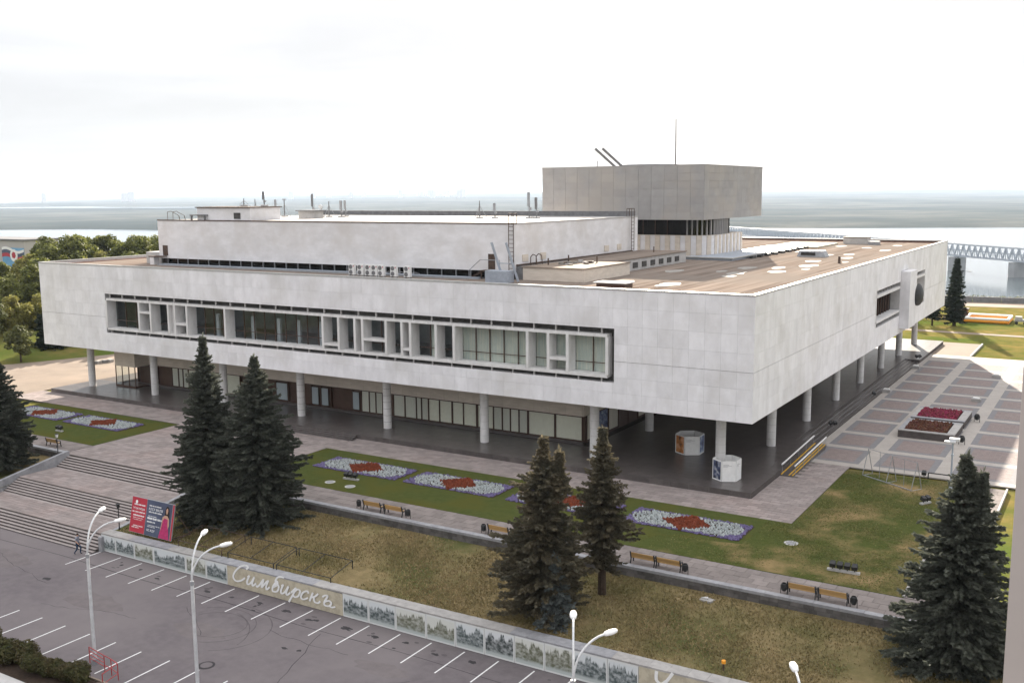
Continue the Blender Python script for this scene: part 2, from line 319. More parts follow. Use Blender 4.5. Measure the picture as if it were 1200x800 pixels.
# the far bank: flat wooded plain with low uneven rises, an inlet of water on it
def far_bank():
    u = Vector((.938, .346)); n = Vector((-.346, .938))
    p0 = Vector((-283, 3409)); v, f = [], []
    na, nb = 120, 26
    for i in range(na+1):
        a = -9000+ (i/na)*24000
        for j in range(nb+1):
            b = 0 if j == 0 else 60*(1.30**j)
            sh = noise.noise(Vector((a*.0011, 3, 0)))*210+noise.noise(Vector((a*.006, 5, 0)))*40
            if a < -600: sh -= 150*min(1, (-600-a)/1500)
            q = p0+u*a+n*(b+sh*max(0, 1-b/4000))
            z = -94.6 if j == 0 else -90+8*noise.noise(Vector((q.x*.001, q.y*.001, 1)))+ (min(1, b/12000)**1.3)*95*(1+.22*noise.noise(Vector((a*.00035, b*.0002, 9))))
            v.append((q.x, q.y, z))
    for i in range(na):
        for j in range(nb):
            k = i*(nb+1)+j; f.append((k, k+nb+1, k+nb+2, k+1))
    me = bpy.data.meshes.new('far_bank'); me.from_pydata(v, [], f); me.materials.append(M['farland']); me.polygons.foreach_set('use_smooth', [True]*len(f)); me.update()
    struct(link('far_bank', me))
far_bank()
inl = [(-9500, 4300), (-8000, 4520), (-6900, 4880), (-6000, 4960), (-5300, 5110), (-5900, 5230), (-6900, 5180), (-7600, 5420), (-8200, 5400), (-8700, 5900), (-9900, 6100)]
struct(MB().prism(inl, -100, -66).build('inlet', 'river'))

# car park
struct(sheet([(-130, -300), (130, -300), (130, -32.42), (-130, -32.42)], -3.6, 'car_park', 'asphalt'))
def line(name, a, b, wd=.1, z=-3.594):
    d = (Vector(b)-Vector(a)).normalized(); q = Vector((-d.y, d.x))*wd/2; a = Vector(a); b = Vector(b)
    o = MB().prism([tuple(a-q), tuple(b-q), tuple(b+q), tuple(a+q)], z-.004, z).build(name, 'paint'); return struct(o)
for k in range(24):
    x = -45.6+2.66*k; j = rng.uniform(-.05, .05)
    line('parking_line', (x+j, -32.9), (x+j+rng.uniform(-.04, .04), -36.25+rng.uniform(-.12, .1)))
for k in range(12):
    x = -48.3+2.68*k; line('parking_line', (x, -43.65+rng.uniform(-.1, .1)), (x+rng.uniform(-.05, .05), -47.3))
# tar seams and stains in the asphalt
def strip(name, pts, wd, m, z):
    mb = MB(); P = [Vector(p) for p in pts]; Lp = []; Rp = []
    for i, p in enumerate(P):
        d = (P[min(i+1, len(P)-1)]-P[max(i-1, 0)]).normalized(); q = Vector((-d.y, d.x))*wd/2*rng.uniform(.6, 1.3); Lp.append(p+q); Rp.append(p-q)
    for i in range(len(P)-1): mb.face([(*Rp[i], z), (*Rp[i+1], z), (*Lp[i+1], z), (*Lp[i], z)])
    return struct(mb.build(name, m))
strip('tar_seam', [(-70+i*2, -35.2+.12*math.sin(i*.7)) for i in range(54)], .07, 'tar', -3.596)
strip('tar_seam', [(-18.5+i*.35+rng.uniform(-.1, .1), -35.6-i*.9) for i in range(12)], .05, 'tar', -3.596)
for x, y, r in ((-25.9, -33.9, .35), (-23.2, -34, .45), (-20.7, -34.3, .4), (-20.2, -34.1, .3), (-17.5, -34, .5), (-14.9, -34.1, .45), (-12.5, -33.8, .35), (-19, -38.5, .3), (-17.9, -38.3, .28), (-31, -34.3, .4), (-28.6, -34.2, .3), (-9.8, -34.2, .35), (-7.1, -33.9, .4), (-36.5, -34.5, .3), (-44, -39, .5)):
    k = 14; struct(MB().face([(x+r*rng.uniform(.5, 1.2)*math.cos(2*math.pi*i/k), y+.55*r*rng.uniform(.4, 1.2)*math.sin(2*math.pi*i/k), -3.597) for i in range(k)]).build('oil_stain', 'tar'))
def blotch(x, y, rx, ry, m, z, name):
    k = 18; struct(MB().face([(x+rx*rng.uniform(.75, 1.1)*math.cos(2*math.pi*i/k), y+ry*rng.uniform(.75, 1.1)*math.sin(2*math.pi*i/k), z) for i in range(k)]).build(name, m))
mat('asphalt_new', (.105, .093, .095), (.085, .076, .078), 1.6, .85, .3, bdist=.02, bscale=14); mat('asphalt_old', (.168, .148, .148), (.14, .123, .124), 1.2, .9, .3, bdist=.02, bscale=14)
for x, y, rx, ry, m_ in ((-37, -40, 3.2, 1.3, 'asphalt_old'), (-26, -39.5, 2.4, 1.2, 'asphalt_old'), (-11.5, -37.6, 2.2, .9, 'asphalt_old'), (-52, -38, 4, 1.6, 'asphalt_old'), (-3, -36.2, 1.8, .7, 'asphalt_old')): blotch(x, y, rx, ry, m_, -3.5985, 'worn_asphalt')
for cx, cy, rr_, a0, a1 in ((-26.2, -38.3, 3.4, -1.2, 2.4), (-26.0, -38.5, 4.6, -.9, 1.9), (-25.9, -38.2, 2.4, -1.6, 2.9), (-27.5, -40.2, 5.4, .1, 1.3)): strip('tyre_mark', [(cx+rr_*math.cos(a0+(a1-a0)*i/26), cy+.8*rr_*math.sin(a0+(a1-a0)*i/26)) for i in range(27)], .07, 'asphalt_new', -3.5962)
for x, y, n, dx, dy in ((-55, -36.6, 16, 1.1, -.25), (-40, -42.2, 14, .9, .12), (-9, -38, 10, -.5, -.6), (-30, -37.2, 9, .7, -.5), (-22, -36.9, 12, .8, -.05)):
    P_ = [(x, y)]
    for i in range(n): P_.append((P_[-1][0]+dx*.7+rng.uniform(-.25, .25), P_[-1][1]+dy*.7+rng.uniform(-.2, .2)))
    strip('crack', P_, .035, 'tar', -3.5958)
for i in range(40): blotch(-45.6+2.66*rng.randint(0, 18)+rng.uniform(.8, 1.9), -34.2+rng.uniform(-.9, .9), rng.uniform(.08, .3), rng.uniform(.06, .2), 'asphalt_new' if i % 3 else 'tar', -3.5972+i*.00001, 'oil_stain')
# manhole rings in the car park
def cover(x, y, z, r, m, label, ring='tar'):
    t = thing('manhole_cover', label, 'manhole cover', (x, y, z), 'manhole covers')
    MB().cyl((x, y, z-.03), (x, y, z+.012), r, r, 24).build('rim', ring, t)
    MB().cyl((x, y, z+.013), (x, y, z+.03), r*.72, r*.7, 20).build('lid', m, t)
cover(-21.6, -42.9, -3.6, .55, 'asphalt', 'round iron cover flush in the asphalt between the bays', 'tar')
cover(-19.2, -45.1, -3.6, .55, 'asphalt', 'round iron cover in the asphalt beside the tall twin lamp', 'tar')
cover(-35.5, -15.2, -.5, .5, 'granitekerb', 'pale concrete cover on green lawn beside the benches', 'concrete')
cover(-32.9, -15.4, -.5, .5, 'granitekerb', 'pale round concrete cover on lawn in front of flowers', 'concrete')
cover(6.6, -10.2, -.5, .55, 'granitekerb', 'weathered concrete cover on patchy lawn near the forecourt corner', 'concrete')
cover(-20.9, -23.6, -1.42, .5, 'metalblue', 'green iron cover in dry grass below the path wall', 'concrete')

# lawns
struct(sheet([(-44.4, -16.9), (16, -16.9), (16, 13.1), (5.35, 13.1), (5.35, -5.6), (-44.4, -5.6)], -.5, 'upper_lawn', 'lawn_green'))
struct(sheet([(-4, -16.85), (15.95, -16.85), (15.95, 13.05), (5.4, 13.05), (5.4, -5.7), (3.6, -6.2), (3.4, -12.3), (-3, -13.6)], -.494, 'worn_lawn', 'lawn_mixed'))
struct(sheet(rect(-93, -67.4, -17.4, -5.8), -.5, 'side_lawn', 'lawn_green'))
wt = lambda x: -2.03+.010*(x+45.8)
zs = lambda x, y: lerp(wt(x)-.1, -1.18, (y+31.6)/10.7)
def slope(name, x0, x1):
    n = 24; mb = MB()
    for i in range(n):
        a, b = x0+(x1-x0)*i/n, x0+(x1-x0)*(i+1)/n
        for j in range(6):
            y0, y1 = -31.85+j*1.82, -31.85+(j+1)*1.82
            g = lambda x, y: (x, y, zs(x, y)+.03*noise.noise(Vector((x*.3, y*.3, 0))))
            mb.face([g(a, y0), g(b, y0), g(b, y1), g(a, y1)])
    o = mb.build(name, 'lawn_dry', smooth=True); return struct(o)
slope('lower_lawn', -45.5, 60); slope('lower_lawn', -110, -66.9)
# blades: loose tufts standing in the grass, far too many to count
def tufts(name, n, area, zf, m, h0, h1, seed):
    r = random.Random(seed); mb = MB()
    while len(mb.f) < n:
        x, y = r.uniform(area[0], area[1]), r.uniform(area[2], area[3])
        if noise.noise(Vector((x*.22, y*.22, seed))) < r.uniform(-.5, .35): continue
        if name == 'green_grass' and (r.random() > (x+4)/11 or (x < 5.5 and y > -5.8) or (x < 3.4 and y > -12.4)): continue
        z = zf(x, y); a = r.uniform(0, 6.28); wd = r.uniform(.025, .06); h = r.uniform(h0, h1); lx, ly = r.uniform(-.1, .1), r.uniform(-.1, .1)
        c, s_ = math.cos(a)*wd, math.sin(a)*wd
        mb.face([(x-c, y-s_, z), (x+c, y+s_, z), (x+c*.4+lx, y+s_*.4+ly, z+h), (x-c*.4+lx, y-s_*.4+ly, z+h*.8)])
    return stuff(mb.build(name, m))
mat('tuft_dry', (.30, .228, .122), (.17, .145, .065), .35, .95, vary=.3, trans=.2)
mat('tuft_green', (.10, .115, .036), (.16, .14, .058), .5, .95, vary=.3, trans=.2)
o = tufts('dry_grass', 60000, (-45, 24, -31.5, -21.2), zs, 'tuft_dry', .05, .16, 3); tag(o, 'straw-coloured dry grass on the slope above the painted wall', 'grass')
o = tufts('green_grass', 26000, (-4, 15.9, -16.7, 12.9), lambda x, y: -.494, 'tuft_green', .02, .055, 4); tag(o, 'short green grass on the worn lawn by the forecourt corner', 'grass')

# slab paving: each slab real, bedded in mortar
def paving(name, x0, x1, y0, y1, z, sx, sy, m, keep=0, name_piece='slab', stagger=True, bed='mortar', hole=None, tilt=.006):
    st = struct(sheet(rect(x0, x1, y0, y1), z-.02, name, bed)); mb = MB(); cells = []
    ny = max(1, round((y1-y0)/sy)); hy = (y1-y0)/ny
    for j in range(ny):
        x = x0-(sx*.5 if stagger and j % 2 else 0)
        while x < x1-.02:
            a, b = max(x, x0), min(x+sx, x1); x += sx
            if b-a < .12: continue
            if hole and hole((a+b)/2, y0+(j+.5)*hy): continue
            cells.append((a+.014, b-.014, y0+j*hy+.014, y0+(j+1)*hy-.014))
    cells.sort(key=lambda c: (c[0]-CAM.x)**2+(c[2]-CAM.y)**2)
    cache = {}
    for i, (a, b, c, d) in enumerate(cells):
        h = z+rng.uniform(-tilt, tilt)
        if i < keep:
            k = (round(b-a, 2), round(d-c, 2))
            if k not in cache: cache[k] = MB().box(-k[0]/2, k[0]/2, -k[1]/2, k[1]/2, -.05, 0, False).mesh(name_piece, m)
            o = link(name_piece, cache[k], st, ((a+b)/2, (c+d)/2, h))
        else: mb.box(a, b, c, d, z-.05, h, False)
    if mb.f: stuff(mb.build('far_'+name_piece+'s' if keep else name_piece+'s', m, st))
    return st
paving('forecourt', -101, 5.3, -5.6, -.72, -.5, .95, .61, 'slab', 120, hole=lambda x, y: -67.5 < x < -44 and y > -1.95)
paving('forecourt_return', .32, 5.3, -.7, 14.2, -.5, .83, .6, 'slab', 90, hole=lambda x, y: x < 1.7 and y > 7.5)
paving('central_walk', -67.3, -44.5, -21, -5.62, -.5, 1.0, .6, 'slab', 0)
paving('lower_path', -44.4, 19, -20.55, -16.95, -.5, 1.05, .9, 'slabgrey', 250)
paving('lower_path', -110, -67.4, -20.55, -17.45, -.5, 1.05, .9, 'slabgrey', 0)
paving('side_path', 16.1, 19.2, -16.9, 13.0, -.5, 1.03, .95, 'slabgrey', 60)
for x in (15.98, 19.3):
    for k in range(15): struct(MB().box(x-.08, x+.08, -16.8+k*2, -14.83+k*2, -.7, -.4).build('kerb_stone', 'kerbwhite'))

# right-hand plaza of framed brown panels
pl = struct(sheet([(.32, 14.25), (44, 14.25), (44, 90.5), (.32, 90.5)], -.52, 'plaza', 'plaza_light'))
for ci, (x0, x1) in enumerate(((1.2, 5.8), (7.2, 12.75), (14.2, 19.8), (21.2, 26.8), (28.2, 33.8))):
    for k in range(10):
        y0 = 15.55+6.95*k; y1 = y0+5.75
        if ci == 1 and k in (2, 3): pass
        fr = MB(); b = .62
        for q in ((x0, x1, y0, y0+b), (x0, x1, y1-b, y1), (x0, x0+b, y0+b, y1-b), (x1-b, x1, y0+b, y1-b)): fr.box(*q, -.55, -.512, False)
        fr.build('panel_border', 'plaza_grey', pl); p_ = MB()
        nx = 8; ny = 12
        for i in range(nx):
            for j in range(ny):
                wx, wy = (x1-x0-2*b)/nx, (y1-y0-2*b)/ny
                p_.box(x0+b+i*wx+.005, x0+b+(i+1)*wx-.005, y0+b+j*wy+.005, y0+b+(j+1)*wy-.005, -.55, -.512+rng.uniform(-.003, .003), False)
        p_.build('paving_panel', 'plaza_brown', pl)
lt = MB()                                       # pale slabs between the panels
for i in range(44):
    for j in range(76):
        x, y = .32+i, 14.25+j
        if x+1 < 1.2 or any(a-.02 <= x <= b_ for a, b_ in ((5.7, 6.3), (12.7, 13.3), (19.7, 20.3), (26.7, 27.3))) or y > 84.2: lt.box(x+.012, x+.988, y+.012, y+.988, -.55, -.515+rng.uniform(-.002, .002), False)
stuff(lt.build('pale_slabs', 'plaza_light', pl))
struct(sheet([(-1.5, 90.6), (6.2, 90.6), (6.2, 106), (-1.5, 106)], -.58, 'apron', 'pave_brown'))
struct(MB().box(6.25, 6.5, 90.6, 106, -.8, -.42).build('apron_kerb', 'kerbwhite'))
struct(sheet([(-60, 121.5), (40, 118.5), (40, 120.6), (-60, 123.9)], -.70, 'footpath', 'pave_brown'))
struct(sheet([(-300, 145), (-60, 160), (60, 178), (60, 186), (-60, 172), (-300, 158)], -.70, 'promenade_road', 'pave_brown'))
struct(sheet([(-135, 22), (-127, 6), (-101.5, -5.5), (-101.5, 60), (-122, 60)], -.62, 'side_plaza', 'pave_brown'))
struct(sheet([(-150, 2), (-103, -6), (-103, -4.8), (-112, 2.5), (-128, 6.5)], -.64, 'side_walk', 'slabgrey'))

# podium the building stands on
def podium():
    mb = MB(); Z = -.012
    mb.box(-99, .27, -.68, 20.5, -.9, Z); mb.box(-99, -1.75, 20.5, 80.2, -.9, Z); mb.box(-99, .45, 80.2, 103, -.9, Z)
    o = struct(mb.build('podium', 'stepdark'))
    tiles = MB(); n = 0
    def lay(x0, x1, y0, y1, sx, sy):
        nx, ny = round((x1-x0)/sx), round((y1-y0)/sy); ax, ay = (x1-x0)/nx, (y1-y0)/ny
        for i in range(nx):
            for j in range(ny): tiles.box(x0+i*ax+.006, x0+(i+1)*ax-.006, y0+j*ay+.006, y0+(j+1)*ay-.006, Z-.01, rng.uniform(-.001, .001), False)
    lay(-99.05, .3, -.72, 6.9, 1.2, .95); lay(-19.6, .3, 6.9, 20.5, 1.2, .95); lay(-19.6, -1.7, 20.5, 80.2, 1.2, .95); lay(-19.6, .48, 80.2, 103, 1.2, .95)
    stuff(tiles.build('floor_slabs', 'granite', o))
    for i in range(52):                          # coping blocks along the front and right edges
        MB().box(-99.05+i*1.91+.01, -99.05+(i+1)*1.91-.01, -.78, -.725, -.5, -.02).build('edge_block', 'granite', o)
    for k in range(4):                           # steps, front
        MB().box(-67.4, -44.3, -.8-.32*(k+1), -.79-.32*k, -.5, -.125*k-.115).build('step', 'granite', o)
    for k in range(4):                           # steps, right side
        MB().box(-1.74+.5*k, -1.25+.5*k, 20.6, 80.1, -.9, -.1-.1*k).build('step', 'granite', o)
podium()

# outdoor stairs: three flights, every step a block of its own
def stairs():
    o = struct(MB().box(ST0-.1, ST1+.1, -33.2, -21.05, -3.9, -3.65).build('stairs', 'concrete_dark'))
    def flight(y0, y1, z0, z1, n):
        for k in range(n):
            a = y0+(y1-y0)*k/n; b = y0+(y1-y0)*(k+1)/n; z = z0+(z1-z0)*(k+1)/n
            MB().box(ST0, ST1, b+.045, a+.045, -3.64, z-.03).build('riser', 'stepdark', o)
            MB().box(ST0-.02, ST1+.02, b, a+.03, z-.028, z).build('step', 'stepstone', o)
    def landing(y0, y1, z):
        bed = MB().box(ST0, ST1, y1+.05, y0-.02, -3.64, z-.03).build('landing', 'mortar', o); mb = MB()
        nx, ny = 20, 7
        for i in range(nx):
            for j in range(ny):
                wx = (ST1-ST0)/nx; wy = (y0-y1)/ny
                mb.box(ST0+i*wx+.012, ST0+(i+1)*wx-.012, y1+j*wy+.012, y1+(j+1)*wy-.012, z-.03, z+rng.uniform(-.004, .004), False)
        stuff(mb.build('landing_slabs', 'slab', bed))
    flight(-21.1, -22.9, -.5, -1.45, 6); landing(-22.9, -26.85, -1.45)
    flight(-26.85, -28.75, -1.45, -2.5, 7); landing(-28.75, -31.85, -2.5)
    flight(-31.85, -33.5, -2.5, -3.5, 6)
    for s, x in ((0, ST0-.45), (1, ST1+.06)):      # sloping cheek walls
        z = lambda y: lerp(-2.55, -.42, (y+33.6)/12.4) if s == 0 else lerp(-2.45, -.52, (y+33.6)/12.4)
        mb = MB(); a, b = -32.9, -21.0
        n = 8
        for i in range(n):
            y0, y1 = a+(b-a)*i/n, a+(b-a)*(i+1)/n-.02
            h0, h1 = z(y0)+(.28 if s == 0 else .02), z(y1)+(.28 if s == 0 else .02)
            v = [(x, y0, -3.9), (x+.4, y0, -3.9), (x+.4, y1, -3.9), (x, y1, -3.9), (x, y0, h0), (x+.4, y0, h0), (x+.4, y1, h1), (x, y1, h1)]
            k = MB(); k.v = v; k.f = [(4, 5, 6, 7), (0, 1, 5, 4), (1, 2, 6, 5), (2, 3, 7, 6), (3, 0, 4, 7), (3, 2, 1, 0)]; k.m = [0]*6
            k.build('cheek_block', 'granitekerb', o)
stairs()

# ================================================================== retaining walls
def path_wall(x0, x1, label):
    t = thing('retaining_wall', label, 'wall', (x0, -20.8, -1.3)); n = round((x1-x0)/1.6)
    MB().box(x0, x1, -20.95, -20.58, -1.6, -.62).build('wall_core', 'concrete_dark', t)
    w_ = (x1-x0)/n
    for i in range(n):
        MB().box(x0+i*w_+.01, x0+(i+1)*w_-.01, -21.05, -20.52, -.60, -.40+rng.uniform(-.006, .006)).build('coping_stone', 'granitekerb', t)
    bl = MB(); z = -1.5
    for row in range(3):
        x = x0-rng.uniform(0, .5)
        while x < x1:
            L_ = rng.uniform(.4, .9); a, b = max(x, x0), min(x+L_, x1); x += L_
            if b-a > .1: bl.box(a+.012, b-.012, -21.0-rng.uniform(0, .025), -20.9, z+.01, z+.285)
        z += .297
    stuff(bl.build('wall_stones', 'ashlar', t))
path_wall(-45.3, 45, 'low rough stone wall with pale coping holding the bench path')
path_wall(-110, -66.9, 'low stone wall with coping beyond the big stairs')

wt = lambda x: -2.03+.010*(x+45.8)
def painted_wall():
    t = thing('painted_wall', 'long low wall of old town pictures along the parking bays', 'wall', (-45.8, -32.5, -3.6))
    k = MB(); a, b = -45.8, 62
    k.v = [(a, -32.58, -3.8), (b, -32.58, -3.8), (b, -32.0, -3.8), (a, -32.0, -3.8), (a, -32.58, wt(a)-.1), (b, -32.58, wt(b)-.1), (b, -32.0, wt(b)-.1), (a, -32.0, wt(a)-.1)]
    k.f = [(4, 5, 6, 7), (0, 1, 5, 4), (1, 2, 6, 5), (2, 3, 7, 6), (3, 0, 4, 7)]; k.m = [0]*5
    k.build('wall_core', 'concrete_dark', t)
    x = a; i = 0
    while x < b:
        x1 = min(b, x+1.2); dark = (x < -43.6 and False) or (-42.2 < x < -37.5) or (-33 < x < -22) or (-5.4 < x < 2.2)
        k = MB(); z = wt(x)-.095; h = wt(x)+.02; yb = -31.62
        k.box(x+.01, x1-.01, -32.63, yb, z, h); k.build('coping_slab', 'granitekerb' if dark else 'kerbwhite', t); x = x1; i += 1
    ed = [-46.0, -43.95, -41.55, -39.2, -35.3, -33.0, -30.65, -19.0, -16.65, -14.25, -11.65, -9.25, -6.95, -4.66, -2.45, -.4, 1.95, 4.0, 15.6, 18, 20.4, 22.8, 25.2]
    mt = ['mural_a', 'mural_a', 'mural_b', 'mural_a', 'mural_b', 'mural_a', 'cream', 'mural_a', 'mural_a', 'mural_b', 'mural_b', 'mural_a', 'mural_c', 'mural_b', 'mural_b', 'mural_a', 'mural_a', 'cream', 'mural_a', 'mural_b', 'mural_c', 'mural_a']
    for j, m_ in enumerate(mt):
        xa, xb = max(ed[j], -45.78)+.015, ed[j+1]-.015
        p = MB().box(xa, xb, -32.625, -32.59, -3.56, wt((xa+xb)/2)-.11).build('picture_panel', m_, t)
        p.data.name = 'picture_panel'
    return t
pw = painted_wall()
# handwritten word on the cream panel: ribbons swept along pen strokes (x right, y up, in letter heights)
def pen(strokes, x0, z0, s, wd, y, parent, slant=.28):
    mb = MB()
    for si, st in enumerate(strokes):
        P = []
        for i in range(len(st)-1):                     # Catmull-Rom through the pen points
            p0 = st[max(i-1, 0)]; p1 = st[i]; p2 = st[i+1]; p3 = st[min(i+2, len(st)-1)]
            for q in range(6):
                t = q/6; P.append(tuple(.5*(2*p1[c]+(p2[c]-p0[c])*t+(2*p0[c]-5*p1[c]+4*p2[c]-p3[c])*t*t+(3*p1[c]-p0[c]-3*p2[c]+p3[c])*t**3) for c in (0, 1)))
        P.append(st[-1]); P = [Vector((x0+s*(px+slant*py), z0+s*py)) for px, py in P]
        prev = None; yb_ = y
        for i, p in enumerate(P):
            y = yb_-si*.0035-i*.0004
            d = P[min(i+1, len(P)-1)]-P[max(i-1, 0)]; d = d.normalized() if d.length > 1e-6 else Vector((1, 0))
            q = Vector((-d.y, d.x))*wd*.5*(.75+.5*abs(d.y)); cur = (p+q, p-q)
            if prev: mb.face([(prev[1].x, y, prev[1].y), (cur[1].x, y, cur[1].y), (cur[0].x, y, cur[0].y), (prev[0].x, y, prev[0].y)]); mb.face([(prev[0].x, y, prev[0].y), (cur[0].x, y, cur[0].y), (cur[0].x, y+.02, cur[0].y), (prev[0].x, y+.02, prev[0].y)]); mb.face([(cur[1].x, y, cur[1].y), (prev[1].x, y, prev[1].y), (prev[1].x, y+.02, prev[1].y), (cur[1].x, y+.02, cur[1].y)])
            prev = cur
        y = yb_
    return mb.build('lettering', 'white', parent)
S_ = [(1.02, 1.5), (1.12, 1.72), (.85, 1.85), (.45, 1.6), (.12, 1.0), (.08, .4), (.4, .05), (.85, .2), (1.15, .6)]
def i_(x): return [(x, .7), (x+.1, .92), (x+.06, .3), (x+.2, .02), (x+.45, .3), (x+.58, .92), (x+.55, .3), (x+.68, .02), (x+.9, .35)]
m1 = [(0, .15), (.12, .02), (.3, .35), (.48, .92), (.5, .1), (.72, .6), (.9, .92), (.88, .3), (1.0, .02), (1.2, .35)]
b1 = [(.1, .3), (.45, .75), (.35, 1.1), (.15, .5), (.25, .03), (.6, .1), (.66, .55), (.4, .85), (.15, .5)]
b2 = [(.2, 1.0), (.28, 1.45), (.55, 1.6), (.85, 1.62)]
r1 = [(0, .35), (.28, .92), (.2, .2), (.05, -.62)]
r2 = [(.2, .45), (.45, .85), (.7, .7), (.66, .2), (.4, .02), (.24, .2)]
c1 = [(.62, .72), (.45, .92), (.15, .65), (.1, .2), (.35, .02), (.7, .3)]
k1 = [(.1, .92), (.04, .02)]; k2 = [(.06, .4), (.35, .6), (.55, .95)]; k3 = [(.28, .52), (.45, .1), (.75, .05), (.9, .3)]
h1 = [(0, .75), (.15, .95), (.38, .95), (.28, .3), (.42, .02), (.75, .06), (.85, .38), (.6, .55), (.3, .35)]
h2 = [(.75, .06), (1.0, .0), (1.25, .15)]
def sh(st, dx): return [(x+dx, y) for x, y in st]
word = [S_, sh(i_(0), 1.35), sh(m1, 2.3), sh(b1, 3.6), sh(b2, 3.6), sh(i_(0), 4.45), sh(r1, 5.4), sh(r2, 5.4), sh(c1, 6.2), sh(k1, 7.05), sh(k2, 7.05), sh(k3, 7.05), sh(h1, 8.0), sh(h2, 8.0)]
pen([[(x*1.42, y) for x, y in s_] for s_ in word], -30.2, -3.1, .80, .135, -32.65, pw, .42)
pen([[(.1, 1.7), (.3, 1.0), (.75, .8), (1.05, 1.1)], [(1.35, 1.85), (1.0, .9), (.6, .1), (.2, 0)], sh(m1, 1.5), sh(i_(0), 2.9), sh(r1, 3.9), sh(r2, 3.9), sh(c1, 4.8), sh(k1, 5.7), sh(k2, 5.7), sh(k3, 5.7)], 4.7, -3.0, .8, .16, -32.65, pw)

# ================================================================== the building
L_, W_, Z0, Z1 = 100.9, 105.1, 6.0, 17.3
B = thing('memorial_building', 'vast white stone museum block raised on round columns', 'building', (0, 0, 0))
OPF = (-87.2, -13.4, 8.45, 13.6)                       # front window opening
OPR = ((48.6, 64.5, 8.6, 13.4), (70.6, 84.2, 8.7, 13.8))
us = MB()
x0, x1, za, zb = OPF
ZR = 16.45
us.box(-L_+.06, x0, .06, 1.9, Z0, ZR); us.box(x1, -.06, .06, 1.9, Z0, ZR); us.box(x0, x1, .06, 1.9, Z0, za); us.box(x0, x1, .06, 1.9, zb, ZR)
us.box(-L_+.06, -.06, .06, .42, ZR, Z1-.1); us.box(-.42, -.06, .42, W_-.06, ZR, Z1-.1); us.box(-L_+.06, -L_+.42, .42, W_-.06, ZR, Z1-.1); us.box(-L_+.42, -.42, W_-.42, W_-.06, ZR, Z1-.1)
def rwall(y0, y1, z0, z1): us.box(-1.9, -.06, y0, y1, z0, z1)
rwall(1.9, OPR[0][0], Z0, ZR); rwall(OPR[0][1], OPR[1][0], Z0, ZR); rwall(OPR[1][1], W_-.06, Z0, ZR)
for a, b, c, d in OPR: rwall(a, b, Z0, c); rwall(a, b, d, ZR)
us.box(-L_+.06, -L_+1.5, 1.9, W_-.06, Z0, ZR); us.box(-L_+1.5, -1.9, W_-1.5, W_-.06, Z0, ZR)
us.build('upper_walls', 'joint', B)
MB().box(-L_+.1, -.1, .1, W_-.1, Z0-.02, Z0+.3).build('soffit', 'soffit', B)
rf = MB().box(-L_+.43, -.43, .43, W_-.43, 16.46, 16.9).build('roof', 'roofing', B)
for q in ((-L_+.44, -.44, .5, 1.3), (-L_+.44, -.44, W_-1.0, W_-.5), (-1.0, -.5, 1.3, W_-1.0), (-L_+.5, -L_+1.1, 1.3, W_-1.0)): MB().box(*q, 16.89, 16.99).build('roof_edge_flashing', 'roofedge', rf)
def cap(x0, x1, y0, y1): MB().box(x0, x1, y0, y1, Z1-.1, Z1+.06).build('parapet_cap', 'cap', B)
for k in range(17): cap(-L_-.04+k*5.94+.01, -L_-.04+(k+1)*5.94-.01, -.04, .45)
for k in range(17): cap(-.45, .04, .46+k*6.15+.01, .46+(k+1)*6.15-.01)
cap(-L_-.04, -L_+.45, .46, W_-.45); cap(-L_-.04, .04, W_-.44, W_+.04)
for k in range(17): MB().box(-L_+.5+k*5.87, -L_+.5+(k+1)*5.87-.02, .425, .47, 16.9, 17.19).build('parapet_lining', 'roofedge', B)
MB().box(-L_+.6, -.6, W_-.47, W_-.425, 16.9, 17.19).build('parapet_lining', 'rust', B)
# white repair patches on the roof
pr = random.Random(5)
for x, y, s in ((-12.5, 35, 1.4), (-9, 37, 1.1), (-6.6, 42, 1.6), (-7.6, 31, 1.2), (-11, 27, 1.5), (-10.5, 23, 1), (-13.5, 29, .9), (-18, 11, 1.6), (-12.5, 10.5, 1.6), (-18.5, 27, 1.7), (-8.5, 50, 1.3), (-6, 58, 1.2), (-10, 64, 1.2), (-7.5, 66, 1.1), (-5, 78, 1.3), (-9, 84, 1), (-14, 88, 1.2), (-6, 93, 1.2), (-20, 97, 1.2), (-4.3, 50, .7), (-5.6, 36, .8), (-16, 70, .9)):
    k = 11; MB().prism([(x+s*.8*pr.uniform(.55, 1.15)*math.cos(6.283*i/k), y+s*1.7*pr.uniform(.55, 1.1)*math.sin(6.283*i/k)) for i in range(k)], 16.895, 16.925+pr.uniform(0, .01)).build('roof_patch', 'patch', rf)

# marble facing: every slab proud of the wall, the nearest 300 as pieces of their own
PW = 1.5; rows = [Z0]+[Z0+4.5*k/3 for k in (1, 2, 3)]+[Z0+4.5+(11.2-4.5)*k/4 for k in (1, 2, 3, 4)]
cells = []
def cut(a, b, c, d, holes):
    for h in holes:
        if a < h[1]-.05 and b > h[0]+.05 and c < h[3]-.05 and d > h[2]+.05:
            out = []
            if a < h[0]-.02: out += [(a, h[0], c, d)]
            if b > h[1]+.02: out += [(h[1], b, c, d)]
            a2, b2 = max(a, h[0]), min(b, h[1])
            if c < h[2]-.02: out += [(a2, b2, c, h[2])]
            if d > h[3]+.02: out += [(a2, b2, h[3], d)]
            return out
    return [(a, b, c, d)]
for side, ln, holes in (('f', L_, [(-x1, -x0, za, zb)]), ('r', W_, list(OPR)+[(64.6, 69.8, 6.7, 14.85)])):
    n = round(ln/PW); wd = ln/n
    for i in range(n):
        for j in range(len(rows)-1):
            for q in cut(i*wd, (i+1)*wd, rows[j]+(.04 if j == 3 else 0), rows[j+1], holes): cells.append((side, *q))
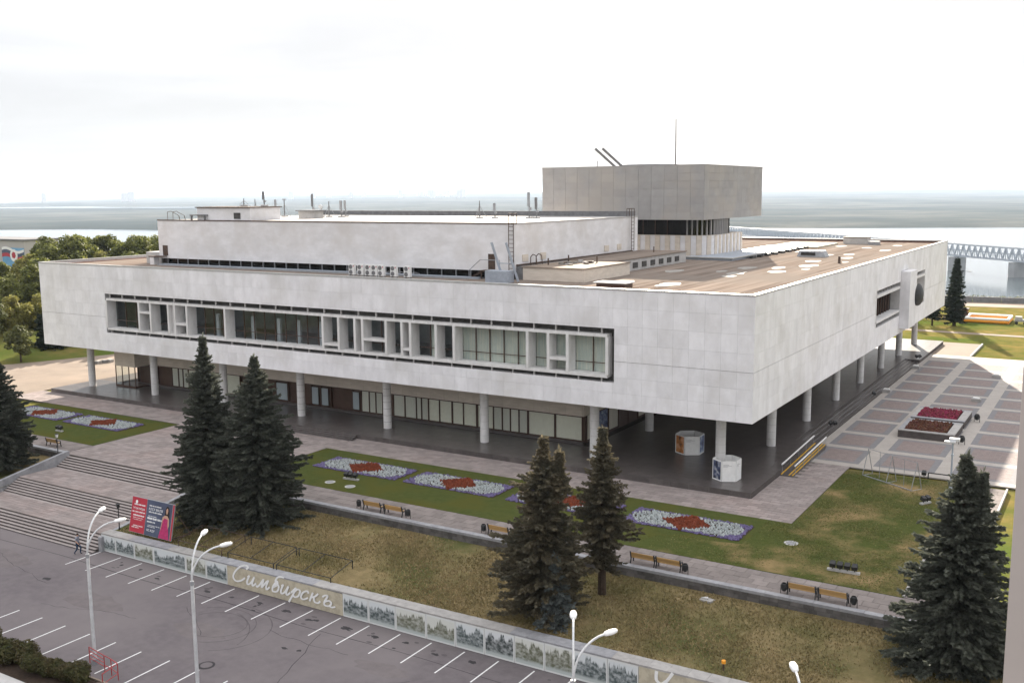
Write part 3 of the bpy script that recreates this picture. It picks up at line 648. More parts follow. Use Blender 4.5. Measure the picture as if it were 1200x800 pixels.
def cpos(c): return Vector((-(c[1]+c[2])/2, 0, (c[3]+c[4])/2)) if c[0] == 'f' else Vector((0, (c[1]+c[2])/2, (c[3]+c[4])/2))
def apparent(c):
    d = cpos(c)-CAM; n = abs(d.y if c[0] == 'f' else d.x)/d.length
    return -(c[2]-c[1])*(c[4]-c[3])*n/d.length_squared
cells.sort(key=apparent); cache = {}; rest = MB()
for i, c in enumerate(cells):
    g = .0045; lift = rng.uniform(0, .006); p = cpos(c); hw = (c[2]-c[1])/2-g; hh = (c[4]-c[3])/2-g
    if i < 300:
        k = (c[0], round(hw, 3), round(hh, 3))
        if k not in cache: cache[k] = (MB().box(-hw, hw, 0, .05, -hh, hh) if c[0] == 'f' else MB().box(-.05, 0, -hw, hw, -hh, hh)).mesh('facing_slab', 'marble')
        link('facing_slab', cache[k], B, (p.x, -lift, p.z) if c[0] == 'f' else (lift, p.y, p.z))
    elif c[0] == 'f': rest.box(p.x-hw, p.x+hw, -lift, .05, p.z-hh, p.z+hh)
    else: rest.box(-.05, lift, p.y-hw, p.y+hw, p.z-hh, p.z+hh)
stuff(rest.build('far_facing_slabs', 'marble', B))
lf = MB()
for i in range(50):
    for j in range(len(rows)-1): lf.box(-L_, -L_+.05, i*2.1+.012, (i+1)*2.1-.012, rows[j]+.012, rows[j+1]-.012)
stuff(lf.build('side_facing_slabs', 'marble', B))

# front window band
POSTS = [-87.0, -80.58, -78.37, -75.03, -73.85, -71.67, -65.0, -49.48, -47.16, -44.83, -43.75, -40.5, -38.36, -37.23, -33.9, -31.63, -22.84, -20.48, -18.36, -14.15]
fb = MB().box(x0+.02, x1-.02, 1.7, 1.88, za+.02, zb-.02)
wb = MB().box(x0+.25, x1-.7, -.04, 1.6, 8.86, 9.12).build('window_band', 'framewhite', B)
MB().box(x0+.25, x1-.7, -.04, 1.6, 12.74, 13.02).build('lintel', 'framewhite', wb)
for px in POSTS: MB().box(px-.15, px+.15, -.06, 1.45, 9.12, 12.74).build('post', 'framewhite', wb)
for a, b, z in ((-80.58, -78.37, 11.5), (-73.85, -71.67, 10.4), (-49.48, -47.16, 9.62), (-43.75, -40.5, 10.55), (-38.36, -37.23, 9.85), (-20.48, -18.36, 10.3)):
    MB().box(a+.15, b-.15, -.03, 1.4, z-.13, z+.13).build('transom', 'framewhite', wb)
MB().box(-75.03+.15, -73.85-.15, .5, .7, 9.12, 12.74).build('blank_panel', 'framewhite', wb)
for k in range(30):                                    # small brackets in the dark slots above and below
    px = x0+.8+k*2.47
    MB().box(px-.06, px+.06, .12, .3, 13.02, zb).build('bracket', 'concrete', wb); MB().box(px-.06, px+.06, .12, .3, za, 8.86).build('bracket', 'concrete', wb)
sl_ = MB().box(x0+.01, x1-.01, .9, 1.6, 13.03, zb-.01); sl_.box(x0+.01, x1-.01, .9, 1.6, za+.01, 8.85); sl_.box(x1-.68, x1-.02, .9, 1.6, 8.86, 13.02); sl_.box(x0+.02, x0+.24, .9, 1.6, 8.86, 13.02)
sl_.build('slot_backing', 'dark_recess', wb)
for a, b in zip(POSTS, POSTS[1:]):
    if a == -75.03: continue
    n = max(1, round((b-a-.3)/1.75)); wd = (b-a-.3)/n
    for i in range(n):
        xa = a+.15+i*wd
        MB().box(xa+.03, xa+wd-.03, 1.32, 1.345, 9.13, 12.73).build('pane', 'glass', wb)
        if i: MB().box(xa-.035, xa+.035, 1.28, 1.40, 9.12, 12.74).build('mullion', 'brownframe', wb)
        MB().box(xa+.04, xa+wd-.04, 1.31, 1.36, 9.98, 10.05).build('rail', 'brownframe', wb)
        if a > -33 or (a > -45 and rng.random() < .3): MB().box(xa+.02, xa+wd-.02, 1.50, 1.56, 9.14, 12.72).build('curtain', 'curtaingreen', wb)
rm = MB(); rm.box(x0-2, x1+2, 1.95, 12, 8.5, 8.6); rm.box(x0-2, x1+2, 1.95, 12, 13.4, 13.5); rm.box(x0-2, x1+2, 11.9, 12.1, 8.6, 13.4); rm.box(x0-2.2, x0-2, 1.95, 12, 8.6, 13.4); rm.box(x1+2, x1+2.2, 1.95, 12, 8.6, 13.4)
rm.build('gallery_room', 'interior', B)
for px in (-63.5, -59.2, -56, -52.6, -67.5, -69.6, -77, -83): MB().box(px-.25, px+.25, 3.0, 3.3, 8.6, 11.6).build('display_panel', 'interiorlight', B)
# right-hand windows
for wi, (a, b, c, d) in enumerate(OPR):
    r = MB().box(-1.5, .03, a+.25, b-.25, c+.55, c+.85).build('side_window', 'framewhite', B)
    MB().box(-1.5, .03, a+.25, b-.25, d-.95, d-.6).build('lintel', 'framewhite', r)
    MB().box(-1.5, .03, a+.02, a+.5, c+.02, d-.02).build('post', 'framewhite', r)
    if wi == 1: MB().box(-1.5, .03, b-.45, b-.02, c+.02, d-.02).build('post', 'framewhite', r)
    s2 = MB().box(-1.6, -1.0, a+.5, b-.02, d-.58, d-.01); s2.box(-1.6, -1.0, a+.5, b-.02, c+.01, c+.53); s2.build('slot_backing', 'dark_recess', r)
    n = 9 if wi == 0 else 6
    for i in range(n):
        y0 = a+.5+(b-a-.6)*i/n; y1 = a+.5+(b-a-.6)*(i+1)/n
        MB().box(-1.3, -1.27, y0+.05, y1-.05, c+.86, d-.96).build('pane', 'glass_dark', r)
        MB().box(-1.35, -1.1, y0-.06, y0+.06, c+.86, d-.96).build('mullion', 'brownframe', r)
        MB().box(-.7, -.5, y0+.2, y0+.35, d-.59, d).build('bracket', 'concrete', r); MB().box(-.7, -.5, y0+.2, y0+.35, c, c+.54).build('bracket', 'concrete', r)
rm = MB(); rm.box(-9, -1.95, 46, 87, 8.3, 8.4); rm.box(-9, -1.95, 46, 87, 13.9, 14); rm.box(-9.2, -9, 46, 87, 8.4, 13.9); rm.build('side_room', 'interior', B)
MB().box(.0, 1.25, 64.65, 69.75, 6.75, 14.8).build('pier', 'marble', B)
# dark sculpted relief on the pier: an uneven bulging oval boss
def boss():
    mb = MB(); nu, nv = 18, 10; P = []
    for j in range(nv+1):
        ph = math.pi*j/nv
        for i in range(nu):
            th = 2*math.pi*i/nu; k = 1+.14*noise.noise(Vector((math.cos(th)*1.3, math.sin(th)*1.3, ph)))
            P.append((1.26+.75*math.sin(ph)*max(0, math.sin(th))*k, 70.8+2.3*math.sin(ph)*math.cos(th)*k, 11.0+1.55*math.cos(ph)*k))
    mb.v = P
    for j in range(nv):
        for i in range(nu): mb.f.append((j*nu+i, (j+1)*nu+i, (j+1)*nu+(i+1) % nu, j*nu+(i+1) % nu)); mb.m.append(0)
    mb.build('relief', 'black', B, smooth=True)
boss()

# columns
def column(x, y, ring):
    c = MB().cyl((x, y, 0), (x, y, 5.99), .47, .47, 24).build('column', 'concrete' if 0 else 'framewhite', B, smooth=False)
    for k in range(7): MB().cyl((x, y, .75+k*.76), (x, y, .775+k*.76), .477, .477, 24, False).build('column_joint', 'dark_recess' if ring else 'concrete', c)
for k in range(8): column(-4.0-13.08*k, 3.3, k in (3, 4))
for k in range(1, 8): column(-3.3, 3.3+13.35*k, False)
for k in range(8): column(-96, 3.3+13.35*k, False) if k else None
column(-17.0, 16.6, False)

# ground floor behind the columns
gf = MB(); gf.box(-91, -20.4, 7.3, 100, 3.0, 5.97); w2 = gf.build('ground_floor_band', 'bandstone', B)
for i in range(36):
    a = -91.05+i*1.96
    for j in range(3): MB().box(a+.008, a+1.952, 7.22, 7.31, 3.0+j*.99+.008, 3.0+(j+1)*.99-.008).build('band_slab', 'bandstone', w2)
for i in range(20):
    for j in range(3): MB().box(-20.42, -20.33, 7.3+i*1.9+.008, 7.3+(i+1)*1.9-.008, 3.0+j*.99+.008, 3.0+(j+1)*.99-.008).build('band_slab', 'bandstone', w2)
MB().box(-91, -20.5, 8.2, 100, 0, 2.99).build('ground_floor_core', 'brownframe', B)
MB().box(-91, -20.3, 7.05, 7.35, 0.0, .28).build('plinth_course', 'granite', B)
SEG = [(-91, -88.2, 'd'), (-88, -87, 'g'), (-86.9, -84.1, 'd'), (-83.9, -82.8, 'c'), (-82.6, -81.8, 'c'), (-81.7, -80.9, 'c'), (-80.6, -77.6, 'w'), (-77.3, -74.3, 'w'), (-74, -71, 'w'), (-70.8, -68, 'd'), (-67.6, -64.7, 'd'), (-64.4, -62.6, 'g'), (-62.3, -59, 'd'), (-58.4, -57.4, 'g'), (-56.8, -55.8, 'g'), (-55.2, -52.2, 'd'), (-51.8, -50.9, 'g'), (-50.4, -49.4, 'c'), (-49.2, -48.4, 'c'), (-48.2, -47.4, 'c'), (-47.1, -45.8, 'd'), (-45.55, -44.1, 'c'), (-43.85, -42.35, 'c'), (-42.2, -41.55, 'c'), (-41.45, -40.7, 'c'), (-40.45, -38.98, 'w'), (-38.9, -37.4, 'w'), (-37.1, -35.65, 'w'), (-35.6, -34.05, 'w'), (-33.7, -33.1, 'w'), (-32.9, -31.8, 'w'), (-31.6, -30.65, 'c'), (-30.45, -29.55, 'c'), (-29.4, -28.45, 'c'), (-28.3, -27.4, 'c'), (-27.1, -24.05, 'w'), (-23.75, -20.75, 'w')]
gp = MB().box(-91, -20.4, 7.7, 7.95, .28, 2.99).build('shopfront', 'brownframe', B)
for a, b, k in SEG:
    MB().box(a-.12, a-.01, 7.38, 7.7, .28, 2.99).build('mullion', 'brownframe', gp)
    if k in 'cw': MB().box(a, b, 7.5, 7.56, .3, 2.95).build('blind', 'curtain' if k == 'c' else 'blind', gp)
    if k == 'g': MB().box(a, b, 7.45, 7.5, .5, 2.6).build('door_pane', 'interiorlight', gp)
    if k in 'cwg': MB().box(a, b, 7.40, 7.42, .3, 2.97).build('pane', 'glass', gp)
    MB().box(a-.01, b+.1, 7.38, 7.45, .28, .4).build('bottom_rail', 'brownframe', gp); MB().box(a-.01, b+.1, 7.38, 7.45, 2.86, 2.985).build('top_rail', 'brownframe', gp)
sf = MB().box(-20.75, -20.55, 8, 60, .0, 2.99).build('side_front', 'brownframe', B)
for i, k in enumerate('wpwddwdddwdddd'):
    y0 = 8.3+i*2.6
    if k == 'w': MB().box(-20.53, -20.48, y0, y0+2.3, .3, 2.9).build('blind', 'curtain', sf)
    if k == 'p': MB().box(-20.54, -20.44, y0+.1, y0+2.2, .35, 2.8).build('poster', 'print_cool', sf)
    MB().box(-20.5, -20.4, y0-.2, y0-.05, .1, 2.99).build('mullion', 'brownframe', sf)
# glazed lobby at the left end
lb = MB().box(-92.6, -88.4, 4.9, 7.2, 2.9, 5.96).build('lobby', 'bandstone', B)
MB().box(-92.6, -88.4, 4.9, 7.2, 0, .22).build('lobby_base', 'brownframe', lb)
for px in (-92.55, -91.2, -89.8, -88.5):
    MB().box(px-.05, px+.05, 4.92, 5.02, .22, 2.9).build('lobby_post', 'brownframe', lb)
for a in (-92.5, -91.15, -89.75): MB().box(a, a+1.25, 4.96, 4.98, .22, 2.9).build('lobby_pane', 'glass', lb)
MB().box(-92.55, -92.5, 5.0, 7.1, .22, 2.9).build('lobby_pane', 'glass', lb)

# upper block on the roof
UB = (-87, -29.7, 9, 41, 16.9, 22.85)
ub = MB().box(UB[0], UB[1], UB[2], UB[3], 17.75, UB[5]).build('roof_block', 'whitewash', B)
MB().box(UB[0]+.3, UB[1]-.02, UB[2]+.5, UB[3]-.1, 16.85, 17.76).build('clerestory_back', 'dark_recess', ub)
for k in range(27):
    a = -85.6+k*2.0
    MB().box(a+.06, a+1.94, UB[2]+.32, UB[2]+.36, 17.0, 17.72).build('clerestory_pane', 'glass_dark', ub); MB().box(a-.05, a+.05, UB[2]+.2, UB[2]+.4, 16.95, 17.74).build('clerestory_post', 'metal', ub)
MB().box(-85.6, -33.5, 7.6, 8.5, 16.9, 17.08).build('duct', 'metalblue', ub)
MB().box(-85.0, -34.5, 6.9, 7.1, 16.9, 17.05).build('duct', 'metal', ub)
MB().box(UB[0]-.06, UB[1]+.06, UB[2]-.06, UB[2]+.35, UB[5]+.002, UB[5]+.13).build('roof_block_coping', 'rust', ub); MB().box(UB[1]-.35, UB[1]+.06, UB[2]+.36, UB[3], UB[5]+.002, UB[5]+.13).build('roof_block_coping', 'concrete', ub)
MB().box(UB[0], UB[1]-.4, UB[3]-.6, UB[3]+.1, UB[5]+.003, UB[5]+.75).build('roof_block_coping', 'concrete_dark', ub)  # back parapet: dark tone stands in for shade on its inner face
MB().box(UB[0]+.4, UB[1]-.4, UB[2]+.4, UB[3]-.65, UB[5]+.004, UB[5]+.06).build('roof_block_gravel', 'limestone', ub)
MB().box(-86.2, -85.2, UB[2]-.03, UB[2]+.1, 18.1, 19.5).build('roof_block_door', 'rust', ub)
MB().box(-33.1, -32.2, UB[2]-.03, UB[2]+.1, 17.9, 19.6).build('roof_block_door', 'rust', ub)
for y in (10.6, 14.6, 30.9, 34.6): MB().box(UB[1]-.02, UB[1]+.09, y, y+1.2, 18.75, 19.5).build('vent_grille', 'bandstone', ub)
MB().box(UB[1]+.001, UB[1]+.25, 9.3, 39, 18.35, 18.5).build('ledge', 'rust', ub)
cb_ = MB().box(-81.3, -71.3, 11, 16.5, UB[5]+.07, 24.55).build('roof_cabin', 'whitewash', ub)
MB().box(-81.5, -71.1, 10.8, 16.7, 24.551, 24.67).build('cabin_roof', 'rust', cb_); MB().box(-74.3, -73.1, 10.95, 11.1, 23.1, 23.9).build('cabin_window', 'dark_recess', cb_)
MB().box(-82.2, -79.2, 10.4, 12, 23.5, 23.65).build('cabin_porch', 'concrete_dark', cb_)
for q in (-82.1, -79.5): MB().box(q, q+.2, 10.5, 10.7, UB[5]+.07, 23.5).build('porch_post', 'concrete_dark', cb_)
ht = MB().box(-90.2, -87.1, 9.4, 12.4, 16.9, 18.5).build('roof_hut', 'concrete', B); MB().box(-87.6, -85.2, 7.6, 8.8, 17.95, 18.08).build('hut_canopy', 'rust', ht); MB().box(-87.4, -86.6, 7.7, 8.6, 16.9, 17.95).build('hut_base', 'whitewash', ht)
# low plant blocks on the right half of the roof
la = MB().box(-28.6, -21.2, 8.9, 20.2, 16.88, 18.25).build('plant_block', 'bandstone', B)
MB().box(-28.72, -21.08, 8.78, 20.32, 18.251, 18.36).build('plant_block_roof', 'pave_brown', la)
l2 = MB().box(-29.65, -23.3, 21.0, 42.5, 16.88, 18.25).build('plant_block', 'concrete', B)
MB().box(-29.62, -23.2, 20.9, 42.6, 18.251, 18.37).build('plant_block_roof', 'roofing', l2); MB().box(-29.6, -28.75, 9.3, 20.85, 16.9, 18.3).build('plant_link', 'concrete_dark', l2)
for k in range(7): MB().box(-23.32, -23.22, 23+k*2.6, 24.3+k*2.6, 17.2, 17.85).build('vent', 'dark_recess', l2)
for k in range(12):
    x, y, z = -25.4+rng.uniform(-1.3, 1.5), 12.6+k*.42, 18.37; MB().prism([(x+.35*rng.uniform(.5, 1.3)*math.cos(i*1.05), y+.3*rng.uniform(.5, 1.3)*math.sin(i*1.05)) for i in range(6)], z, z+rng.uniform(.08, .3)).build('rubble', ('rust', 'patch', 'concrete')[k % 3], la)
for x, y in ((-24.0, 17.5), (-27.2, 12), (-27.9, 18)): MB().cyl((x, y, 18.3), (x, y, 19.1), .08).build('vent_pipe', 'rust', la)
MB().cyl((-26, 38, 18.3), (-26, 38, 19.1), .08).build('vent_pipe', 'rust', l2)
MB().box(-17.6, -14.5, 4.6, 6.4, 16.9, 17.35).build('roof_hatch', 'brownframe', B); MB().box(-17.9, -14.3, 4.4, 6.6, 17.351, 17.45).build('roof_hatch_lid', 'concrete', B)
mv = MB(); mv.v = [(-13.2, 59, 16.89), (-9.2, 59, 16.89), (-9.2, 61.3, 16.89), (-13.2, 61.3, 16.89), (-12.9, 59.2, 17.75), (-9.6, 59.2, 17.75), (-9.6, 61, 17.75), (-12.9, 61, 17.75)]; mv.f = [(4, 5, 6, 7), (0, 1, 5, 4), (1, 2, 6, 5), (2, 3, 7, 6), (3, 0, 4, 7)]; mv.m = [0]*5
sk_ = mv.build('skylight', 'metal', B); MB().box(-12.6, -10.6, 58.98, 59.1, 17.1, 17.5).build('skylight_pane', 'glass_dark', sk_)
MB().box(-15.6, -11.5, 96, 98.2, 16.9, 18.0).build('roof_vent', 'concrete', B); MB().box(-11, -9.2, 94, 95.2, 16.9, 17.5).build('roof_vent', 'metal', B)
MB().box(-15.7, -11.4, 95.9, 98.3, 18.001, 18.1).build('roof_vent_lid', 'rust', B)
MB().cyl((-4.6, 48, 16.9), (-4.6, 48, 17.8), .18, .14).build('roof_outlet', 'rust', B)

# tower
TX0, TX1, TY0, TY1, TZ0, TZ1 = -49.6, -23.8, 50, 75.7, 22.2, 29.85
tw = MB().box(TX0+.06, TX1-.06, TY0+.06, TY1, TZ0, TZ1-.1).build('tower', 'limestone', B)
nr = 7; nc = 13
for side in (0, 1):
    for i in range(nc):
        for j in range(nr):
            z0_, z1_ = TZ0+(TZ1-TZ0)*j/nr+.012, TZ0+(TZ1-TZ0)*(j+1)/nr-.012; lift = rng.uniform(0, .012)
            if side == 0: a = TX0+(TX1-TX0)*i/nc; MB().box(a+.012, a+(TX1-TX0)/nc-.012, TY0-lift, TY0+.055, z0_, z1_).build('tower_slab', 'limestone', tw)
            else: a = TY0+.07+(TY1-TY0-.07)*i/nc; MB().box(TX1-.055, TX1+lift, a+.012, a+(TY1-TY0)/nc-.012, z0_, z1_).build('tower_slab', 'limestone', tw)
MB().box(TX0-.03, TX1+.03, TY0-.03, TY1, TZ1-.09, TZ1+.05).build('tower_coping', 'limestone', tw)
MB().cyl((-37.2, 62, TZ1+.05), (-37.2, 62, TZ1+.42), 4.7, 4.4, 40).build('tower_dome', 'concrete_dark', tw)
MB().cyl((-32.2, 60, TZ1), (-32.2, 60, 36.9), .11, .05, 6).build('flagpole', 'concrete_dark', tw)
for x in (-41.2, -40.0): MB().bar((x+1.0, 56, TZ1), (x-.7, 52.5, TZ1+2.7), .24, .3).build('davit', 'concrete_dark', tw)
MB().bar((-42.3, 54, TZ1), (-42.3, 54, TZ1+1.0), .1, .1).build('davit', 'metal', tw)
ft = [(-36, 52.5), (-27.3, 52.5)]
for k in range(1, 7): t_ = math.pi/2*k/6; ft.append((-27.3+3.3*math.sin(t_), 55.8-3.3*math.cos(t_)))
ftw = ft+[(-24.0, 61.3), (-36, 61.3)]; ftb = ft+[(-24.0, 67.2), (-36, 67.2)]
st_ = MB().prism(ftb, 16.8, 19.95).build('tower_stem', 'bandstone', B)
MB().prism([(x*.985-.5, y+.45) for x, y in ftw], 19.9, 22.19).build('stem_core', 'dark_recess', st_)
def along(poly, s0, wd):
    P = [Vector(p) for p in poly]; out = []; acc = 0; segs = []
    for a, b in zip(P, P[1:]): segs.append((acc, (b-a).length, a, (b-a).normalized())); acc += (b-a).length
    s = s0
    while s+wd <= acc+.01:
        def at(q):
            for s_, l, a, d in segs:
                if q <= s_+l+1e-6: return a+d*(q-s_), d
            return segs[-1][2]+segs[-1][3]*segs[-1][1], segs[-1][3]
        out.append((at(s)[0], at(s+wd)[0])); s += wd
    return out
def vplank(a, b, z0, z1, th, proud, m, name, par):
    d = (b-a).normalized(); n = Vector((d.y, -d.x)); p = [a+d*.02+n*proud, b-d*.02+n*proud, b-d*.02+n*(proud-th), a+d*.02+n*(proud-th)]
    MB().prism([(q.x, q.y) for q in reversed(p)], z0, z1).build(name, m, par)
for i, (a, b) in enumerate(along(ft+[(-24.0, 67.2)], 0, .78)): vplank(a, b, 16.95, 19.9, .12, .13 if i % 2 else .05, ('whitewash', 'bandstone')[i % 2], 'stem_panel', st_)
for i, (a, b) in enumerate(along(ft+[(-24.0, 61.3)], 0, 1.3)): vplank(a, b, 19.96, 22.18, .04, -.1, 'glass_dark', 'stem_pane', st_)
for i, (a, b) in enumerate(along(ft[1:]+[(-24.0, 61.3)], 0, .72)): vplank(a, a+(b-a)*.32, 19.96, 22.18, .35, .12, 'limestone', 'stem_fin', st_)
for i, (a, b) in enumerate(along(ft[:2], 0, 1.9)): vplank(a, a+(b-a)*.06, 19.96, 22.18, .1, .02, 'brownframe', 'stem_mullion', st_)
pc = MB().prism([(-27, 47.2), (-18.2, 46.2), (-18.2, 80), (-24, 80), (-24.2, 53)], 16.88, 17.2).build('canopy_roof', 'metalblue', B)
MB().prism([(-27.2, 46.95), (-18.0, 45.95), (-17.95, 80.2), (-18.25, 80.2), (-18.3, 46.3), (-27.2, 47.25)], 17.201, 17.33).build('canopy_edge', 'cap', pc)
for k in range(9): MB().box(-17.8, -17.3+rng.uniform(-.1, .3), 52+k*3.4, 53+k*3.4+rng.uniform(-.3, .5), 16.9, 17.25).build('roof_drain', 'black', pc)
MB().box(-24, -16, 80.5, 94, 16.88, 17.15).build('canopy_roof', 'cream', B)

# ================================================================== things on the roof
ac = thing('air_conditioner', '', 'air conditioner', (0, 0, 0), 'air conditioners along the front roof edge')
MB().box(-.42, .42, -.18, .18, .12, 1.35).build('casing', 'white', ac); MB().box(-.4, -.3, -.2, .2, 0, .12).build('foot', 'metal', ac); MB().box(.3, .4, -.2, .2, 0, .12).build('foot', 'metal', ac)
for z in (.42, 1.02): MB().cyl((-.1, -.18, z), (-.1, -.215, z), .25, .25, 16).build('fan_grille', 'concrete_dark', ac)
MB().box(.24, .36, -.2, -.18, 1.05, 1.18).build('badge', 'red', ac)
MB().tube([(.3, .19, .5), (.55, .6, .6), (.6, 1.4, .4)], .04).build('hose', 'metal', ac)
ac['label'] = 'white twin-fan air conditioner standing in a row behind the roof edge'
acs = [-49.5, -48.2, -47.05, -46.15, -45.2, -43.4, -41.5]
ac.location = (acs[0], 5.4, 16.9)
for x in acs[1:]: dup(ac, (x, 5.4, 16.9))
# facade lift: ballast box with two leaning davits
t = thing('facade_lift', 'blue-grey window cleaning cradle with two leaning arms on the roof edge', 'cradle', (-29.3, 5.2, 16.9))
MB().box(-30.7, -27.9, 4.6, 5.9, 16.92, 18.15).build('cradle_box', 'metalblue', t)
for x in (-29.2, -27.4): MB().bar((x, 5.9, 17.0), (x-.9, 5.0, 21.1), .16, .24).build('davit_arm', 'metalblue', t)
MB().bar((-29.6, 5.5, 18.9), (-27.7, 5.5, 18.9), .08, .08).build('cross_bar', 'metalblue', t)
def ladder(x, y, dx, dy, z0, z1, label):
    t = thing('roof_ladder', label, 'ladder', (x, y, z0))
    a = (x-dx/2, y-dy/2); b = (x+dx/2, y+dy/2); o_ = (.35 if dy else 0, -.35 if dx else 0)
    for p in (a, b): MB().tube([(p[0], p[1], z0), (p[0], p[1], z1+1.1), (p[0]-o_[0]*2, p[1]-o_[1]*2, z1+1.1), (p[0]-o_[0]*2, p[1]-o_[1]*2, z1)], .045).build('rail', 'rust', t)
    for k in range(int((z1-z0)/.45)): MB().tube([(*a, z0+.3+k*.45), (*b, z0+.3+k*.45)], .03, 5).build('rung', 'rust', t)
ladder(-29.95, 8.7, .6, 0, 16.9, 22.9, 'rusty iron ladder up the front corner of the roof block')
ladder(-29.3, 38.6, 0, .8, 18.4, 22.9, 'rusty hooped ladder at the far end of the roof block side')
t = thing('roof_stair', 'small iron stair with handrail by the roof block door', 'stairs', (-34, 8.3, 16.9))
MB().box(-33.5, -31.0, 7.9, 8.95, 17.75, 17.86).build('landing', 'rust', t)
for k in range(5): MB().box(-34.9+k*.28, -34.6+k*.28, 8.0, 8.9, 17.05+k*.14, 17.09+k*.14).build('tread', 'rust', t)
for x in (-33.4, -31.1): MB().box(x-.05, x+.05, 8.0, 8.1, 16.9, 17.75).build('leg', 'rust', t)
MB().tube([(-35.0, 8.0, 17), (-35.0, 8.0, 17.8), (-33.5, 8.0, 19.0), (-31.0, 8.0, 19.0), (-31.0, 8.0, 17.8)], .04).build('handrail', 'metal', t)
# aerials on the roof block: masts, panel antennas with brackets
def aerial(x, y, h, kind, label, z=22.9):
    t = thing('aerial', label, 'antenna', (x, y, z), 'aerials on the roof block')
    MB().cyl((x, y, z), (x, y, z+h), .085, .06, 6).build('mast', 'concrete_dark', t); MB().box(x-.35, x+.35, y-.35, y+.35, z, z+.22).build('base', 'concrete', t)
    if kind in 'pb':
        MB().box(x-.16, x+.16, y-.22, y-.06, z+h*.45, z+h).build('panel', 'concrete_dark' if kind == 'b' else 'metal', t); MB().box(x+.02, x+.34, y-.2, y, z+h*.3, z+h*.42).build('amplifier', 'metal', t)
    if kind in 'st':
        for a in range(3): MB().tube([(x, y, z+h*.75), (x+1.0*math.cos(a*2.09+.4), y+1.0*math.sin(a*2.09+.4), z)], .03, 4).build('stay', 'metal', t)
    if kind == 'd': MB().cyl((x, y-.1, z+h*.9), (x, y-.25, z+h*.9), .35, .3, 14).build('dish', 'galv', t)
    if kind == 't': MB().bar((x-.3, y, z+h), (x+.3, y, z+h), .15, .2).build('crossbar', 'metal', t)
for i, (x, y, zt, k) in enumerate(((-85.6, 26, 25.6, 's'), (-83.3, 28, 25.5, 'p'), (-81.6, 28, 25.5, 't'), (-75.9, 28, 26.3, 'b'), (-72.8, 28, 25.2, 's'), (-74.3, 28, 24.6, 'd'), (-71.4, 30, 25.3, 'p'), (-70.4, 28, 25.3, 'b'), (-69.6, 27, 25.3, 'p'), (-46.6, 28, 25.2, 's'), (-44.2, 28, 24.9, 'p'), (-39.0, 28, 26.3, 'p'), (-37.9, 28, 25.6, 'b'))):
    aerial(x, y, zt-22.9, k, {'s': 'thin wire-stayed whip aerial on the flat roof block', 'p': 'pale panel antenna on a short mast on the roof block', 't': 'tripod-stayed T-shaped aerial on the roof block', 'b': 'dark panel antenna on a short mast on the roof block', 'd': 'small round dish aerial on the roof block'}[k])
aerial(-72.2, 14.5, 2.0, 'b', 'dark panel antenna standing on the white roof cabin', 24.67)
aerial(-76.0, 14.5, 1.1, 's', 'short stayed whip aerial on the white roof cabin', 24.67)
t = thing('ventilator', 'squat concrete ventilator with overhanging lid on the roof block', 'vent', (-72, 22, 22.9)); MB().box(-72.4, -69.6, 21.2, 23.2, 22.9, 23.9).build('shaft', 'concrete', t); MB().box(-72.7, -69.3, 20.9, 23.5, 23.901, 24.05).build('lid', 'concrete_dark', t)
t = thing('roof_rail', 'curved hand rails over the corner of the roof block', 'railing', (-84.9, 9.8, 22.9))
for x in (-85.6, -84.5): MB().tube([(x, 9.6, 22.9), (x, 9.6, 24.0), (x+.4, 9.9, 24.1), (x+1.1, 10.6, 23.5), (x+1.15, 10.7, 22.9)], .035).build('rail', 'rust', t)
t = thing('roof_rail', 'pair of bent pipe hoops above the plant block', 'railing', (-28.8, 12, 18.3))
for y in (11.6, 12.8): MB().tube([(-29.2, y, 18.25), (-29.2, y, 19.2), (-28.9, y, 19.5), (-28.5, y, 19.35), (-28.4, y, 18.3)], .05).build('hoop', 'rust', t)

